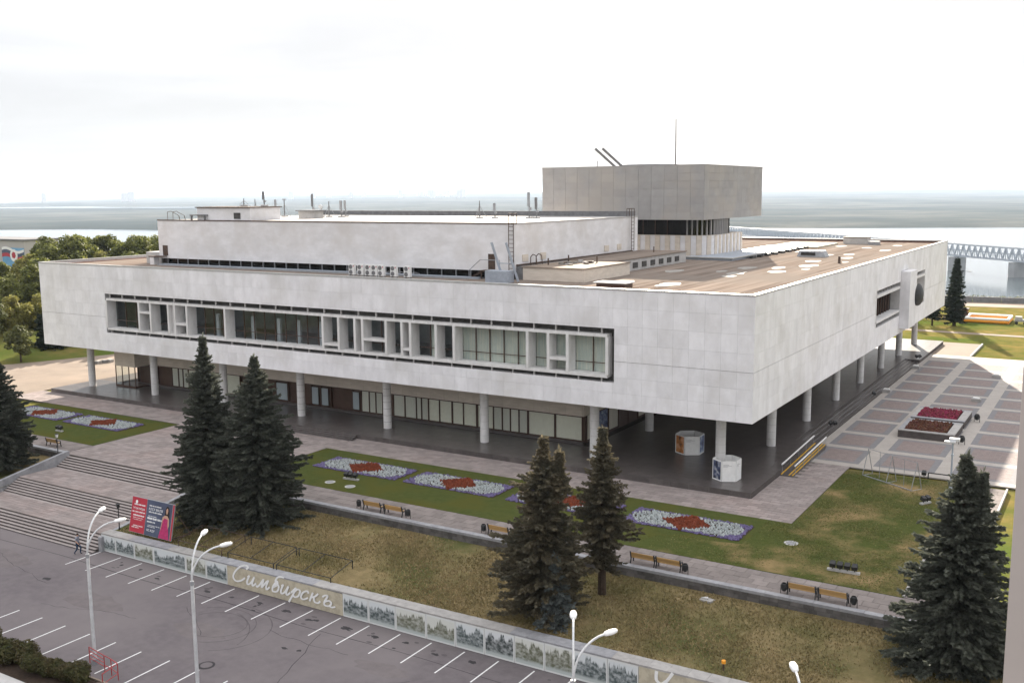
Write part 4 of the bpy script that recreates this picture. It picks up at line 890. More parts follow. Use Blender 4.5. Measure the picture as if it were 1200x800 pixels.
# ================================================================== flower beds
def dome(mb, x, y, z, r, h, rr, k=5):
    n = len(mb.v); a0 = rr.uniform(0, 6.28)
    for q, (f, hh) in enumerate(((1, .25), (.62, .85))):
        for i in range(k):
            a = a0+6.283*i/k; j = rr.uniform(.75, 1.2); mb.v.append((x+r*f*j*math.cos(a), y+r*f*j*math.sin(a), z+h*hh*rr.uniform(.8, 1.1)))
    mb.v.append((x, y, z+h))
    for i in range(k): mb.f += [(n+i, n+(i+1) % k, n+k+(i+1) % k, n+k+i), (n+k+i, n+k+(i+1) % k, n+2*k)]; mb.m += [0, 0]
def bed(x0, x1, label, seed):
    rr = random.Random(seed); y0, y1 = -11.75, -8.05; xm, ym = (x0+x1)/2, (y0+y1)/2; hx, hy = (x1-x0)/2, (y1-y0)/2
    t = thing('flower_bed', label, 'flower bed', (xm, ym, -.5), 'diamond flower beds on the lawns')
    MB().prism([(x0-.1, y0-.1), (x1+.1, y0-.1), (x1+.1, y1+.1), (x0-.1, y1+.1)], -.52, -.47).build('soil', 'soil', t)
    W, Rd, Pu = MB(), MB(), MB(); s = .225
    ny = int(2*hy/s); nx = int(2*hx/s)
    for i in range(nx+1):
        for j in range(ny+1):
            u = -hx+i*s+rr.uniform(-.07, .07); v = -hy+j*s+rr.uniform(-.07, .07); x, y = xm+u, ym+v
            au, av = abs(u), abs(v)
            inside = au < hx-.2 and av < hy-.17 and (hx-au)/1.05+(hy-av)/1.3 > 1.25
            diamond = au/2.1+av/1.9 < 1
            if diamond: dome(Rd, x, y, -.48, .17, rr.uniform(.16, .26), rr)
            elif inside:
                if rr.random() < .93: dome(W, x, y, -.48, rr.uniform(.085, .125), rr.uniform(.12, .24), rr)
            else:
                for _ in range(2): dome(Pu, x+rr.uniform(-.09, .09), y+rr.uniform(-.09, .09), -.48, .12, rr.uniform(.1, .17), rr)
    stuff(W.build('white_flowers', 'fl_white', t)); stuff(Rd.build('red_flowers', 'fl_red', t)); stuff(Pu.build('purple_flowers', 'fl_purple', t))
bed(-40.6, -30.6, 'white flower bed with red diamond by the stone bench steps', 1)
bed(-29.4, -19.6, 'white flower bed with red diamond opposite the blinds between columns', 2)
bed(-18.1, -8.3, 'flower bed half hidden behind the two brownish spruces', 3)
bed(-6.9, 2.9, 'white flower bed with red diamond nearest the forecourt corner', 4)
bed(-80.7, -70.6, 'white flower bed with red diamond on lawn beyond the walk', 5)
bed(-92, -82, 'flower bed at the far end of lawn beyond the walk', 6)
def planter(y0, m, label, seed):
    rr = random.Random(seed); x0, x1, y1 = 6.9, 12.6, y0+6.4
    t = thing('planter', label, 'planter', ((x0+x1)/2, y0+3, -.52), 'granite planters on the plaza')
    for q in ((x0, x1, y0, y0+.55), (x0, x1, y1-.55, y1), (x0, x0+.55, y0+.55, y1-.55), (x1-.75, x1, y0+.55, y1-.55)):
        MB().box(*q, -.515, .22).build('side_wall', 'stepdark', t); MB().box(q[0]-.04, q[1]+.04, q[2]-.04 if q[2] == y0 else q[2]+.045, q[3]+.04 if q[3] == y1 else q[3]-.045, .221, .33).build('coping', 'kerbwhite' if rr.random() < .6 else 'granitekerb', t)
    MB().box(x0+.5, x1-.7, y0+.5, y1-.5, -.515, .15).build('soil', 'soil', t); mb = MB()
    for i in range(17):
        for j in range(20): dome(mb, x0+.65+i*.245+rr.uniform(-.06, .06), y0+.65+j*.265+rr.uniform(-.07, .07), .14, .19, rr.uniform(.2, .42), rr)
    stuff(mb.build('plants', m, t))
planter(29.2, 'fl_maroon', 'granite planter of dull maroon and green plants', 1); planter(36.6, 'fl_magenta', 'granite planter of bright magenta flowers', 2)

# ================================================================== benches, bins, lights
def bench_proto():
    t = thing('bench', '', 'bench', (0, 0, 0), 'benches along the path')
    for z, y in ((.46, .06), (.46, .2), (.46, .34)): MB().box(-.86, .86, y-.06, y+.06, z-.04, z).build('seat_slat', 'wood', t)
    for z, y in ((.56, -.05), (.68, -.085), (.80, -.12)): MB().box(-.86, .86, y-.02, y+.02, z-.055, z+.055).build('back_slat', 'wood', t)
    for x in (-.92, .92):
        mb = MB(); mb.bar((x, .42, 0), (x, .36, .43), .07, .07); mb.bar((x, -.12, 0), (x, .02, .43), .07, .07); mb.bar((x, -.02, .42), (x, .42, .42), .07, .06); mb.bar((x, 0, .40), (x, -.16, .92), .07, .08); mb.bar((x, .40, .42), (x, .34, .66), .06, .06); mb.bar((x, -.1, .68), (x, .36, .67), .07, .05)
        mb.build('side_frame', 'black', t)
    return t
bp = bench_proto(); BX = [(-26.4, -20.1, 'wooden bench of the pair opposite the white flower bed and lawn covers'), (-24.1, -20.1, 'wooden bench of the pair opposite the white flower bed and lawn covers'), (-13.7, -20.1, 'single wooden bench beside the bushy brownish spruce'), (-11.6, -20.1, 'wooden bench hidden behind the bushy brownish spruce'), (-1.35, -20.1, 'wooden bench of the pair beside the bare-stemmed spruce'), (.65, -20.1, 'wooden bench of the pair beside the bare-stemmed spruce'), (10.15, -20.1, 'wooden bench of the pair facing the worn lawn'), (12.2, -20.1, 'wooden bench of the pair facing the worn lawn'), (-71, -19.8, 'wooden bench by the black lantern beyond the big stairs')]
for i, (x, y, lb_) in enumerate(BX):
    if i == 0: bp.location = (x, y, -.5); bp['label'] = lb_
    else: dup(bp, (x, y, -.5), 0, lb_)
def bin_proto():
    t = thing('litter_bin', '', 'bin', (0, 0, 0), 'black litter bins')
    n = 12; mb = MB(); pr_ = ((.12, .2), (.18, .3), (.21, .5), (.20, .68), (.14, .75))
    for (r0, z0), (r1, z1) in zip(pr_, pr_[1:]): mb.cyl((0, 0, z0), (0, 0, z1), r0, r1, n, cap=(z0 == .2))
    mb.build('bowl', 'black', t)
    for x in (-.22, .22): MB().tube([(x, 0, 0), (x, 0, .6)], .025).build('leg', 'black', t)
    return t
lbp = bin_proto()
for i, (x, y, z, lb_) in enumerate(((9.0, -20.2, -.5, 'black bin beside the bench pair facing the worn lawn'), (13.55, -20.2, -.5, 'black bin beside the bench pair facing the worn lawn'), (1.95, -20.2, -.5, 'black bin beside the bench pair by the bare-stemmed spruce'), (-22.6, -20.1, -.5, 'black bin beside the bench pair opposite the lawn covers'), (-27.9, -20.1, -.5, 'black bin beside the bench pair opposite the lawn covers'), (-15.1, -20.1, -.5, 'black bin beside the single bench by bushy spruce'), (13.4, 41, -.52, 'large black bin beside the planter of magenta flowers'), (13.4, 28.9, -.52, 'large black bin beside the planter of maroon plants'))):
    if i == 0: lbp.location = (x, y, z); lbp['label'] = lb_
    else: dup(lbp, (x, y, z), 0, lb_, (1.3, 1.3, 1.25) if i > 5 else None)
def flood(x, y, z, n, rz, label, base=True):
    t = thing('floodlight', label, 'floodlight', (0, 0, 0), 'black floodlights on the ground')
    if base: MB().box(-n*.28, n*.28, -.14, .14, 0, .14).build('beam', 'concrete', t)
    for k in range(n):
        cx = (k-(n-1)/2)*.5; MB().tube([(cx, 0, .12), (cx, 0, .3)], .04).build('bracket', 'black', t)
        mb = MB(); mb.v = [(cx-.2, -.16, .28), (cx+.2, -.16, .28), (cx+.2, .22, .38), (cx-.2, .22, .38), (cx-.2, -.24, .56), (cx+.2, -.24, .56), (cx+.17, .12, .72), (cx-.17, .12, .72)]
        mb.f = [(4, 5, 6, 7), (0, 1, 5, 4), (1, 2, 6, 5), (2, 3, 7, 6), (3, 0, 4, 7), (3, 2, 1, 0)]; mb.m = [0]*6; mb.build('lamp_head', 'black', t)
    t.location = (x, y, z); t.rotation_euler = (0, 0, rz)
flood(11.5, -14.3, -.494, 4, .05, 'row of four black floodlights on a pale beam by the path')
flood(-34.3, -13.6, -.5, 3, .1, 'black floodlights on green lawn before the nearer flower bed'); flood(-76.7, -15, -.5, 2, 0, 'black floodlights on the lawn beyond the walk')
flood(13.7, 5.3, -.494, 2, 1.0, 'pair of black floodlights on the worn lawn by the metal frame'); flood(-.2, 29.6, -.35, 2, .6, 'black floodlight pair on the podium steps near the ramp', False); flood(.1, 80.9, 0, 2, .6, 'black floodlight pair at the far end of podium steps', False); flood(.1, 49.5, -.38, 1, .6, 'single black floodlight halfway along the podium steps', False); flood(12.2, 13.6, -.5, 1, 0, 'single black floodlight at the plaza kerb', False)
def block_seat(x, y, rz, label):
    t = thing('block_seat', label, 'seat', (0, 0, 0), 'white block seats on the plaza')
    MB().box(-.55, .55, -.42, .42, 0, .38).build('seat', 'kerbwhite', t); MB().box(-.35, .35, -.22, .22, .381, .52).build('cushion_block', 'white', t); t.location = (x, y, -.512); t.rotation_euler = (0, 0, rz)
for x, y, l in ((.75, 54.1, 'white block seat by the middle of the podium steps'), (.8, 75.1, 'white block seat at the far end of the podium steps'), (12.1, 72.6, 'white block seat at the edge of the sunlit paving'), (11.8, 53.4, 'white block seat on a brown panel beyond the planters')): block_seat(x, y, 0, l)
# exhibition stands
def stand(cx, cy, mats_, label, r=1.55, h=1.95, a0=0.3):
    t = thing('exhibition_stand', label, 'display stand', (cx, cy, 0), 'folding exhibition stands under the building'); n = len(mats_)
    for i, m_ in enumerate(mats_):
        a, b = a0+6.283*i/n, a0+6.283*(i+1)/n; p = Vector((cx+r*math.cos(a), cy+r*math.sin(a))); q = Vector((cx+r*math.cos(b), cy+r*math.sin(b))); d = (q-p).normalized(); nn = Vector((d.y, -d.x))*.03
        P = MB().prism([tuple(p+d*.03+nn), tuple(q-d*.03+nn), tuple(q-d*.03-nn), tuple(p+d*.03-nn)], .03, h).build('panel', 'white', t)
        nn2 = nn.normalized(); u, v = p+d*.12+nn2*.033, q-d*.12+nn2*.033
        if m_ == 'white':
            for k, wd in enumerate((.5, .75, .4)): e = u+(v-u)*wd; MB().face([(u.x, u.y, h-.35-k*.1), (e.x, e.y, h-.35-k*.1), (e.x, e.y, h-.32-k*.1), (u.x, u.y, h-.32-k*.1)]).build('caption', 'metal', P)
        else: MB().prism([tuple(u), tuple(v), tuple(v-nn2*.004), tuple(u-nn2*.004)], .15, h-.1).build('picture', m_, P)
stand(-9.6, 9.9, ['print_cool', 'white', 'print_dark', 'print_warm', 'white', 'print_cool'], 'picture stand with orange and white panels deep under the building', 1.45, 1.95, .55)
stand(-3.1, 2.6, ['white', 'white', 'print_cool', 'print_dark', 'white', 'white'], 'white picture stand folded round the corner column', 1.3, 1.95, .5)
t = thing('sign_box', 'white box sign hanging beneath the building by the corner', 'sign', (-5, 20, 4.6)); MB().box(-6, -4.6, 20, 20.3, 4.9, 5.9).build('box', 'white', t); MB().box(-5.5, -5.1, 20.1, 20.2, 5.9, 5.98).build('hanger', 'metal', t)
# ramp with rails at the podium corner
t = thing('access_ramp', 'dark access ramp with white rails and yellow edges at the podium', 'ramp', (.6, 14, -.5))
k = MB(); k.v = [(.32, 8, -.52), (1.5, 8, -.52), (1.5, 20.2, -.52), (.32, 20.2, -.52), (.32, 8, -.46), (1.5, 8, -.46), (1.5, 20.2, -.06), (.32, 20.2, -.06)]; k.f = [(4, 5, 6, 7), (0, 1, 5, 4), (1, 2, 6, 5), (2, 3, 7, 6), (3, 0, 4, 7)]; k.m = [0]*5; k.build('deck', 'granite', t)
for x in (.36, 1.1, 1.42): MB().bar((x, 8.05, -.445), (x, 20.1, -.045), .10, .03).build('yellow_strip', 'yellow', t)
for x in (.30, 1.55):
    MB().bar((x, 8.4, .42), (x, 19.8, .80), .10, .10).build('rail', 'white', t)
    for q in range(5): y = 8.6+q*2.75; MB().tube([(x, y, -.5), (x, y, .42+(y-8.4)*.0333)], .03).build('rail_post', 'metal', t)
# skeletal metal frames on the lawn
t = thing('metal_frame', 'thin rusting A-frame of pipes standing at the plaza edge', 'frame', (9.8, 10.8, -.5))
P0, P1 = Vector((7.4, 12.2, -.49)), Vector((12.3, 9.1, -.49)); top = Vector((0, 0, 2.5))
for f in (0, .5, 1):
    c = P0.lerp(P1, f); d = Vector((.35, .55, 0)); MB().tube([tuple(c-d), tuple(c+top), tuple(c+d)], .035).build('leg_pair', 'metal', t); MB().tube([tuple(c-d), tuple(c+d)], .03).build('tie', 'metal', t)
for f in (.25, .75): c = P0.lerp(P1, f); MB().tube([tuple(c), tuple(c+top)], .025).build('upright', 'metal', t)
MB().tube([tuple(P0+top), tuple(P1+top)], .03).build('top_rail', 'metal', t); MB().bar(tuple(P0-Vector((.35, .55, -.05))), tuple(P1-Vector((.35, .55, -.05))), .07, .07).build('bottom_rail', 'metal', t)
# steel pipe frames lying over the dry grass behind the painted wall
for a, b, m_, l in ((-37.2, -32.2, 'rust', 'rusty pipe rectangle laid on the dry grass beside the billboard'), (-31.5, -26.6, 'black', 'black pipe rectangle laid on grass behind the cream lettering'), (-26.3, -20.9, 'black', 'black pipe rectangle laid on grass at the end of the lettering')):
    t = thing('pipe_frame', l, 'frame', (a, -30.5, zs(a, -30.5))); z0_, z1_ = zs(0, -32)+.25, zs(0, -28.9)+.5
    for p, q in (((a, -31.7, z0_), (a-.3, -28.9, z1_)), ((b, -31.7, z0_), (b-.3, -28.9, z1_)), ((a, -31.7, z0_), (b, -31.7, z0_)), ((a-.3, -28.9, z1_), (b-.3, -28.9, z1_)), (((a+b)/2, -31.7, z0_), ((a+b)/2-.3, -28.9, z1_))): MB().tube([p, q], .032).build('pipe', m_, t)
    for p in ((a, -31.7, z0_), (b, -31.7, z0_), (a-.3, -28.9, z1_), (b-.3, -28.9, z1_)): MB().tube([p, (p[0], p[1], p[2]-.65)], .04).build('foot', m_, t)
# hydrant-like rusty post and little stone by the wall
t = thing('post', 'short rusty post with orange cap on the dry slope', 'post', (8.6, -30.8, zs(0, -30.8))); MB().tube([(8.6, -30.8, zs(0, -30.8)), (8.6, -30.8, zs(0, -30.8)+.6)], .06).build('stem', 'rust', t); MB().cyl((8.6, -30.8, zs(0, -30.8)+.55), (8.6, -30.8, zs(0, -30.8)+.72), .13, .13, 8).build('head', 'orange', t)
t = thing('rubble_slab', 'broken pale concrete slab lying below the path wall', 'slab', (4.3, -22.3, -1.3)); MB().prism([(3.9, -22.5), (4.7, -22.6), (4.9, -22.1), (4.1, -21.9)], -1.35, -1.12).build('slab', 'kerbwhite', t); MB().prism([(4.0, -22.4), (4.5, -22.4), (4.4, -22.1)], -1.119, -1.0).build('chip', 'concrete', t)

# ================================================================== lamps
def street_lamp(x, y, z, label, h=7.3, al=((-28, 1.95, 2.25), (30, 1.7, 1.95))):
    t = thing('street_lamp', label, 'street lamp', (x, y, z), 'tall twin-arm car park lamps')
    MB().cyl((x, y, z), (x, y, z+h), .115, .10, 12).build('lower_mast', 'galv', t); MB().cyl((x, y, z+h-.15), (x, y, z+h+.1), .125, .12, 12).build('collar', 'metal', t); MB().cyl((x, y, z), (x, y, z+.35), .2, .2, 12).build('foot', 'metal', t)
    for az, ln, up in al:
        d = Vector((math.sin(R(az)), math.cos(R(az)), 0)); P = []
        for k in range(11):
            s = k/10; P.append(Vector((x, y, z+h))+d*(ln*(s**1.9))+Vector((0, 0, up*(1-(1-s)**1.7))))
        a = MB().tube([tuple(p) for p in P], .055, 8).build('arm', 'galv', t)
        e = (P[-1]-P[-2]).normalized(); e = (e+d*.7).normalized(); q0, q1 = P[-1], P[-1]+e*.75; u = e.cross(Vector((0, 0, 1))).normalized(); up_ = u.cross(e)
        hd = MB(); rings = []
        for s, r, hh in ((0, .07, .07), (.15, .15, .11), (.55, .19, .13), (.9, .14, .10), (1, .05, .05)):
            c = q0.lerp(q1, s); n = len(hd.v)
            for i in range(10): an = 6.283*i/10; hd.v.append(tuple(c+u*r*math.cos(an)+up_*hh*math.sin(an)))
            rings.append(n)
        for n0, n1 in zip(rings, rings[1:]):
            for i in range(10): hd.f.append((n0+i, n0+(i+1) % 10, n1+(i+1) % 10, n1+i)); hd.m.append(0)
        hd.f += [tuple(range(rings[-1], rings[-1]+10)), tuple(reversed(range(10)))]; hd.m += [0, 0]
        hd.build('lamp_head', 'white', t, smooth=True)
street_lamp(-28.0, -46.4, -3.6, 'tall twin-arm lamp beside the dark hedge and red railing')
street_lamp(-18.6, -46.2, -3.6, 'tall twin-arm lamp standing before the cream lettering')
street_lamp(6.5, -45.6, -3.6, 'tall twin-arm lamp with heads above the bushy spruce foot')
street_lamp(17.25, -45.6, -3.6, 'tall twin-arm lamp whose heads reach over the dry slope')
def lantern(x, y, z, h, label, m_='black', head='white'):
    t = thing('lantern', label, 'lamp', (x, y, z), 'short lantern posts')
    MB().cyl((x, y, z), (x, y, z+h-.35), .05, .04, 8).build('post', m_, t); MB().cyl((x, y, z), (x, y, z+.3), .1, .07, 8).build('foot', m_, t)
    MB().cyl((x, y, z+h-.35), (x, y, z+h), .1, .17, 8).build('lamp_shade', head, t); MB().cyl((x, y, z+h), (x, y, z+h+.1), .22, .03, 8).build('cap', m_, t)
lantern(-67.4, -21.6, -.95, 2.6, 'black lantern post by the upper stair cheek wall'); lantern(-45.2, -31.2, -2.2, 2.4, 'black lantern post behind the billboard', head='black')
t = thing('plaza_lamp', 'grey plaza lamp with white twin heads by the lawn corner', 'lamp', (14.9, 10.9, -.5), 'lamps')
MB().cyl((14.9, 10.9, -.5), (14.9, 10.9, 3.8), .09, .07, 10).build('post', 'metalblue', t); MB().cyl((14.9, 10.9, -.5), (14.9, 10.9, -.2), .18, .12, 10).build('foot', 'metalblue', t); MB().cyl((14.9, 10.9, 2.6), (14.9, 10.9, 2.75), .13, .13, 10).build('collar', 'metalblue', t)
MB().box(14.2, 15.1, 10.65, 11.1, 3.8, 3.92).build('head_plate', 'galv', t); MB().box(14.55, 15.4, 11.0, 11.5, 3.921, 4.15).build('lamp_head', 'galv', t)
t = thing('plaza_barrier', 'dark low rail along the plaza edge near the grey lamp', 'railing', (13.4, 13.6, -.5))
MB().tube([(12.6, 13.4, -.5), (12.6, 13.4, .1), (16, 13.4, .1), (16, 13.4, -.5)], .06).build('rail', 'black', t)

# ================================================================== billboard
t = thing('billboard', 'red and navy concert billboard leaning on the painted wall', 'billboard', (-41, -31.5, -1.9))
bx0, bx1, bz0, bh, by = -43.5, -38.3, -1.75, 2.85, -31.45
lean = .22
def bq(u0, u1, v0, v1, off, th=.006):
    """flat piece on the board: u along, v up the board"""
    y = lambda v: by+lean*v*bh; z = lambda v: bz0+v*bh; k = MB(); X = lambda u: bx0+u*(bx1-bx0)
    k.v = [(X(u0), y(v0)-off-th, z(v0)), (X(u1), y(v0)-off-th, z(v0)), (X(u1), y(v1)-off-th, z(v1)), (X(u0), y(v1)-off-th, z(v1)), (X(u0), y(v0)-off, z(v0)), (X(u1), y(v0)-off, z(v0)), (X(u1), y(v1)-off, z(v1)), (X(u0), y(v1)-off, z(v1))]
    k.f = [(0, 1, 2, 3), (7, 6, 5, 4), (0, 4, 5, 1), (1, 5, 6, 2), (2, 6, 7, 3), (3, 7, 4, 0)]; k.m = [0]*6; return k
bd = bq(-.005, 1.005, -.01, 1.01, 0, .08).build('board', 'metal', t)
bq(0, .355, 0, 1, .081).build('red_field', 'red', bd); bq(.362, .955, 0, 1, .081).build('navy_field', 'navy', bd); bq(.965, 1, 0, 1, .081).build('red_edge', 'red', bd)
tl = MB()
def addq(u0, u1, v0, v1):
    k = bq(u0, u1, v0, v1, .089, .003); n = len(tl.v); tl.v += k.v; tl.f += [tuple(n+i for i in f) for f in k.f]; tl.m += k.m
rr = random.Random(2)
def words(u0, u1, v, h, gap=.012):
    u = u0
    while u < u1:
        l = rr.uniform(.5, 1.0)*h*.45; addq(u, min(u+l, u1), v, v+h*rr.uniform(.75, 1)); u += l+gap*rr.choice((.35, .35, .35, 1.1))
for a in ((.06, .32, .78, .04), (.03, .33, .57, .04), (.06, .32, .47, .045), (.06, .30, .41, .022), (.06, .28, .36, .02), (.08, .31, .18, .03), (.05, .22, .13, .03), (.42, .70, .83, .035), (.42, .72, .65, .04), (.42, .62, .54, .025), (.40, .74, .46, .06), (.40, .6, .37, .04), (.42, .72, .28, .022), (.42, .6, .24, .022)): words(*a)
tl.build('small_print', 'white', bd)
k = MB(); cu, cv = .11, .87
def bpoly(pts, off, m_, name):
    k = MB(); pts3 = [(bx0+u*(bx1-bx0), by+lean*v*bh-off, bz0+v*bh) for u, v in pts]; k.face(pts3)
    k.face([(x, y+.004, z) for x, y, z in reversed(pts3)]); n = len(pts3)
    for i in range(n):
        a, b = pts3[i], pts3[(i+1) % n]; k.face([a, (a[0], a[1]+.004, a[2]), (b[0], b[1]+.004, b[2]), b])
    return k.build(name, m_, bd)
bpoly([(cu+.028*math.cos(i*.5236), cv+.055*math.sin(i*.5236)) for i in range(12)], .094, 'white', 'logo_disc')
def text(s, u, v, h, m_='white'):
    c = bpy.data.curves.new('print', 'FONT'); c.body = s; c.size = h*bh*1.35; c.extrude = .003
    o = bpy.data.objects.new('print', c); C.objects.link(o); dg = bpy.context.evaluated_depsgraph_get(); me = bpy.data.meshes.new_from_object(o.evaluated_get(dg)); bpy.data.objects.remove(o); me.materials.clear(); me.materials.append(M[m_])
    mw = Matrix.Translation((bx0+u*(bx1-bx0), by+lean*v*bh-.096, bz0+v*bh)) @ Matrix.Rotation(math.pi/2-math.atan(lean), 4, 'X'); me.transform(Matrix.Translation(-Vector(ORG[bd.name])) @ mw)
    link('print', me, bd)
text('14 октября', .035, .66, .075); text('АЛСУ МАЛЯ', .41, .72, .075); text('НЕ ЖДУ', .41, .12, .065)
bpoly([(.70, .0), (.73, .25), (.755, .42), (.765, .58), (.80, .62), (.86, .62), (.895, .58), (.89, .42), (.92, .2), (.94, .0)], .094, 'pink', 'printed_dress')
bpoly([(.755, .60), (.80, .66), (.86, .66), (.905, .58), (.92, .40), (.90, .30), (.885, .42), (.88, .56), (.80, .585), (.765, .50), (.74, .25), (.725, .2), (.745, .45)], .098, 'skin', 'printed_arms')
bpoly([(.80, .64), (.80, .80), (.82, .90), (.85, .93), (.885, .88), (.905, .72), (.91, .55), (.885, .52), (.88, .64)], .096, 'hair', 'printed_hair')
bpoly([(.825, .74), (.822, .82), (.838, .87), (.858, .86), (.868, .80), (.86, .72), (.843, .69)], .100, 'skin', 'printed_face')
for x in (bx0+.4, bx1-.3): MB().tube([(x, by+lean*2.6-.0, bz0+2.5), (x+.3, by+2.0, -1.75)], .05).build('back_strut', 'rust', t); MB().tube([(x, by+.1, bz0), (x+.3, by+2.0, -1.75)], .05).build('back_strut', 'rust', t)

# ================================================================== person
def person():
    J = {'pel': (0, 0, .93, .15), 'spi': (0, .015, 1.18, .155), 'che': (0, .02, 1.36, .165), 'nec': (0, .03, 1.50, .06), 'hed': (0, .055, 1.60, .085), 'top': (0, .055, 1.71, .07),
         'hL': (-.1, 0, .88, .10), 'kL': (-.11, .20, .50, .068), 'aL': (-.11, .12, .10, .045), 'tL': (-.12, .27, .045, .04), 'hR': (.1, 0, .88, .10), 'kR': (.11, .02, .48, .068), 'aR': (.11, -.26, .13, .045), 'tR': (.12, -.16, .04, .04),
         'sL': (-.2, .02, 1.40, .068), 'eL': (-.25, -.08, 1.12, .05), 'wL': (-.24, .02, .89, .036), 'gL': (-.235, .06, .80, .03), 'sR': (.2, .02, 1.40, .068), 'eR': (.25, .02, 1.12, .05), 'wR': (.23, .2, .95, .036), 'gR': (.22, .26, .88, .03)}
    E = [('pel', 'spi'), ('spi', 'che'), ('che', 'nec'), ('nec', 'hed'), ('hed', 'top'), ('pel', 'hL'), ('hL', 'kL'), ('kL', 'aL'), ('aL', 'tL'), ('pel', 'hR'), ('hR', 'kR'), ('kR', 'aR'), ('aR', 'tR'), ('che', 'sL'), ('sL', 'eL'), ('eL', 'wL'), ('wL', 'gL'), ('che', 'sR'), ('sR', 'eR'), ('eR', 'wR'), ('wR', 'gR')]
    ks = list(J); me = bpy.data.meshes.new('body'); me.from_pydata([J[k][:3] for k in ks], [(ks.index(a), ks.index(b)) for a, b in E], [])
    o = bpy.data.objects.new('body', me); C.objects.link(o); sm = o.modifiers.new('s', 'SKIN'); o.modifiers.new('d', 'SUBSURF').levels = 2
    for i, k in enumerate(ks): sv = me.skin_vertices[0].data[i]; sv.radius = (J[k][3], J[k][3]*(.72 if k in ('che', 'spi', 'pel') else 1)); sv.use_root = (k == 'pel')
    dg = bpy.context.evaluated_depsgraph_get(); m2 = bpy.data.meshes.new_from_object(o.evaluated_get(dg)); bpy.data.objects.remove(o)
    m2.materials.clear()
    for k in ('shirt', 'jeans', 'skin', 'black', 'hair'): m2.materials.append(M[k])
    for p in m2.polygons:
        c = p.center; p.use_smooth = True
        p.material_index = 3 if c.z < .09 else 1 if c.z < .98 and abs(c.x) < .2 else 2 if (c.z > 1.5 or (abs(c.x) > .19 and c.z < 1.2)) else 0
    t = thing('person', 'person in grey shirt and jeans walking along the stair foot', 'person', (0, 0, 0)); link('body', m2, t)
    h = MB(); dome(h, 0, .05, 1.60, .115, .16, random.Random(1), 10); h.build('cap', 'hair', t)
    for s in (-1, 1):
        for f in range(4): MB().tube([(s*(.225+.012*f), (.05 if s < 0 else .27)+.014*f, .80 if s < 0 else .87), (s*(.222+.012*f), (.075 if s < 0 else .30)+.014*f, .735 if s < 0 else .815)], .008, 5).build('finger', 'skin', t)
    t.location = (-46.8, -34.2, -3.6); t.scale = (1.06,)*3; t.rotation_euler = (0, 0, R(-65))
person()

# ================================================================== left foreground: hedge, railing, canopy edge
def leafball(mb, c, rx, ry, rz_, n, size, rr, flat=.0):
    for _ in range(n):
        d = Vector((rr.gauss(0, 1), rr.gauss(0, 1), rr.gauss(0, 1))).normalized(); k = rr.uniform(.55, 1.05)**.6
        p = Vector((c[0]+d.x*rx*k, c[1]+d.y*ry*k, c[2]+d.z*rz_*k)); s = size*rr.uniform(.55, 1.3)
        u = Vector((rr.gauss(0, 1), rr.gauss(0, 1), rr.gauss(0, .6))).normalized(); q = u.cross(d+Vector((rr.uniform(-.6, .6), rr.uniform(-.6, .6), rr.uniform(-.2, .8)))).normalized()
        mb.face([tuple(p-u*s), tuple(p-q*s*.6), tuple(p+u*s), tuple(p+q*s*.6)])
def shrub(x, y, z, rx, h, label, m_, seed):
    rr = random.Random(seed); t = thing('shrub', label, 'shrub', (x, y, z), 'shrubs of the dark hedge'); mb = MB()
    for k in range(7): leafball(mb, (x+rr.uniform(-.5, .5)*rx, y+rr.uniform(-.4, .4)*rx, z+h*rr.uniform(.4, .72)), rx*.62, rx*.55, h*.36, 420, .09, rr)
    mb.build('foliage', m_, t); MB().cyl((x, y, z), (x, y, z+h*.6), .07, .04, 6).build('stem', 'bark', t)
HS = [(-36.2, -49.0, 1.1, 1.7), (-34.6, -49.2, .95, 1.5), (-33.0, -49.1, 1.15, 1.55), (-31.4, -48.9, 1.05, 1.6), (-29.9, -49.2, 1.0, 1.35), (-28.6, -49.0, .8, 1.5), (-27.4, -48.9, .85, 1.3), (-26.2, -48.7, .95, 1.45)]
for i, (x, y, r, h) in enumerate(HS): shrub(x, y, -3.6, r, h, 'dark clipped shrub in the hedge row beside the red railing' if i not in (3, 4) else 'brownish leggy shrub in the hedge row beside the red railing', 'hedge', 40+i)
struct(MB().box(-46, -24.6, -50.6, -48.0, -3.62, -3.5).build('hedge_border', 'soil')); struct(MB().box(-46, -24.6, -47.98, -47.85, -3.62, -3.42).build('kerb', 'pave_brown'))
struct(MB().box(-46, -26, -51.4, -50.62, -3.62, -3.3).build('kerb', 'concrete'))
t = thing('canopy', 'pale flat canopy edge beside the dark hedge', 'canopy', (-32, -53, -3.6)); MB().box(-40, -29.5, -54.5, -52.0, -3.3, -3.05).build('roof_slab', 'kerbwhite', t)
for x in (-39.5, -30): MB().box(x-.15, x+.15, -53.5, -53.2, -3.6, -3.3).build('support', 'concrete', t)
t = thing('railing', 'red painted pipe railing at the end of the hedge', 'railing', (-26, -46.3, -3.6))
rp = [(-28.4, -46.5), (-26.5, -46.8), (-25.7, -46.9), (-24.8, -47.1), (-24.4, -48.5)]
for z in (.35, .6, .85, 1.1): MB().tube([(x, y, -3.6+z) for x, y in rp[:2]], .025).build('bar', 'redrail', t)
MB().tube([(x, y, -2.5) for x, y in rp], .03).build('hand_rail', 'redrail', t); MB().tube([(x, y, -3.15) for x, y in rp[1:]], .025).build('bar', 'redrail', t)
for x, y in rp: MB().tube([(x, y, -3.6), (x, y, -2.5)], .03).build('post', 'redrail', t)
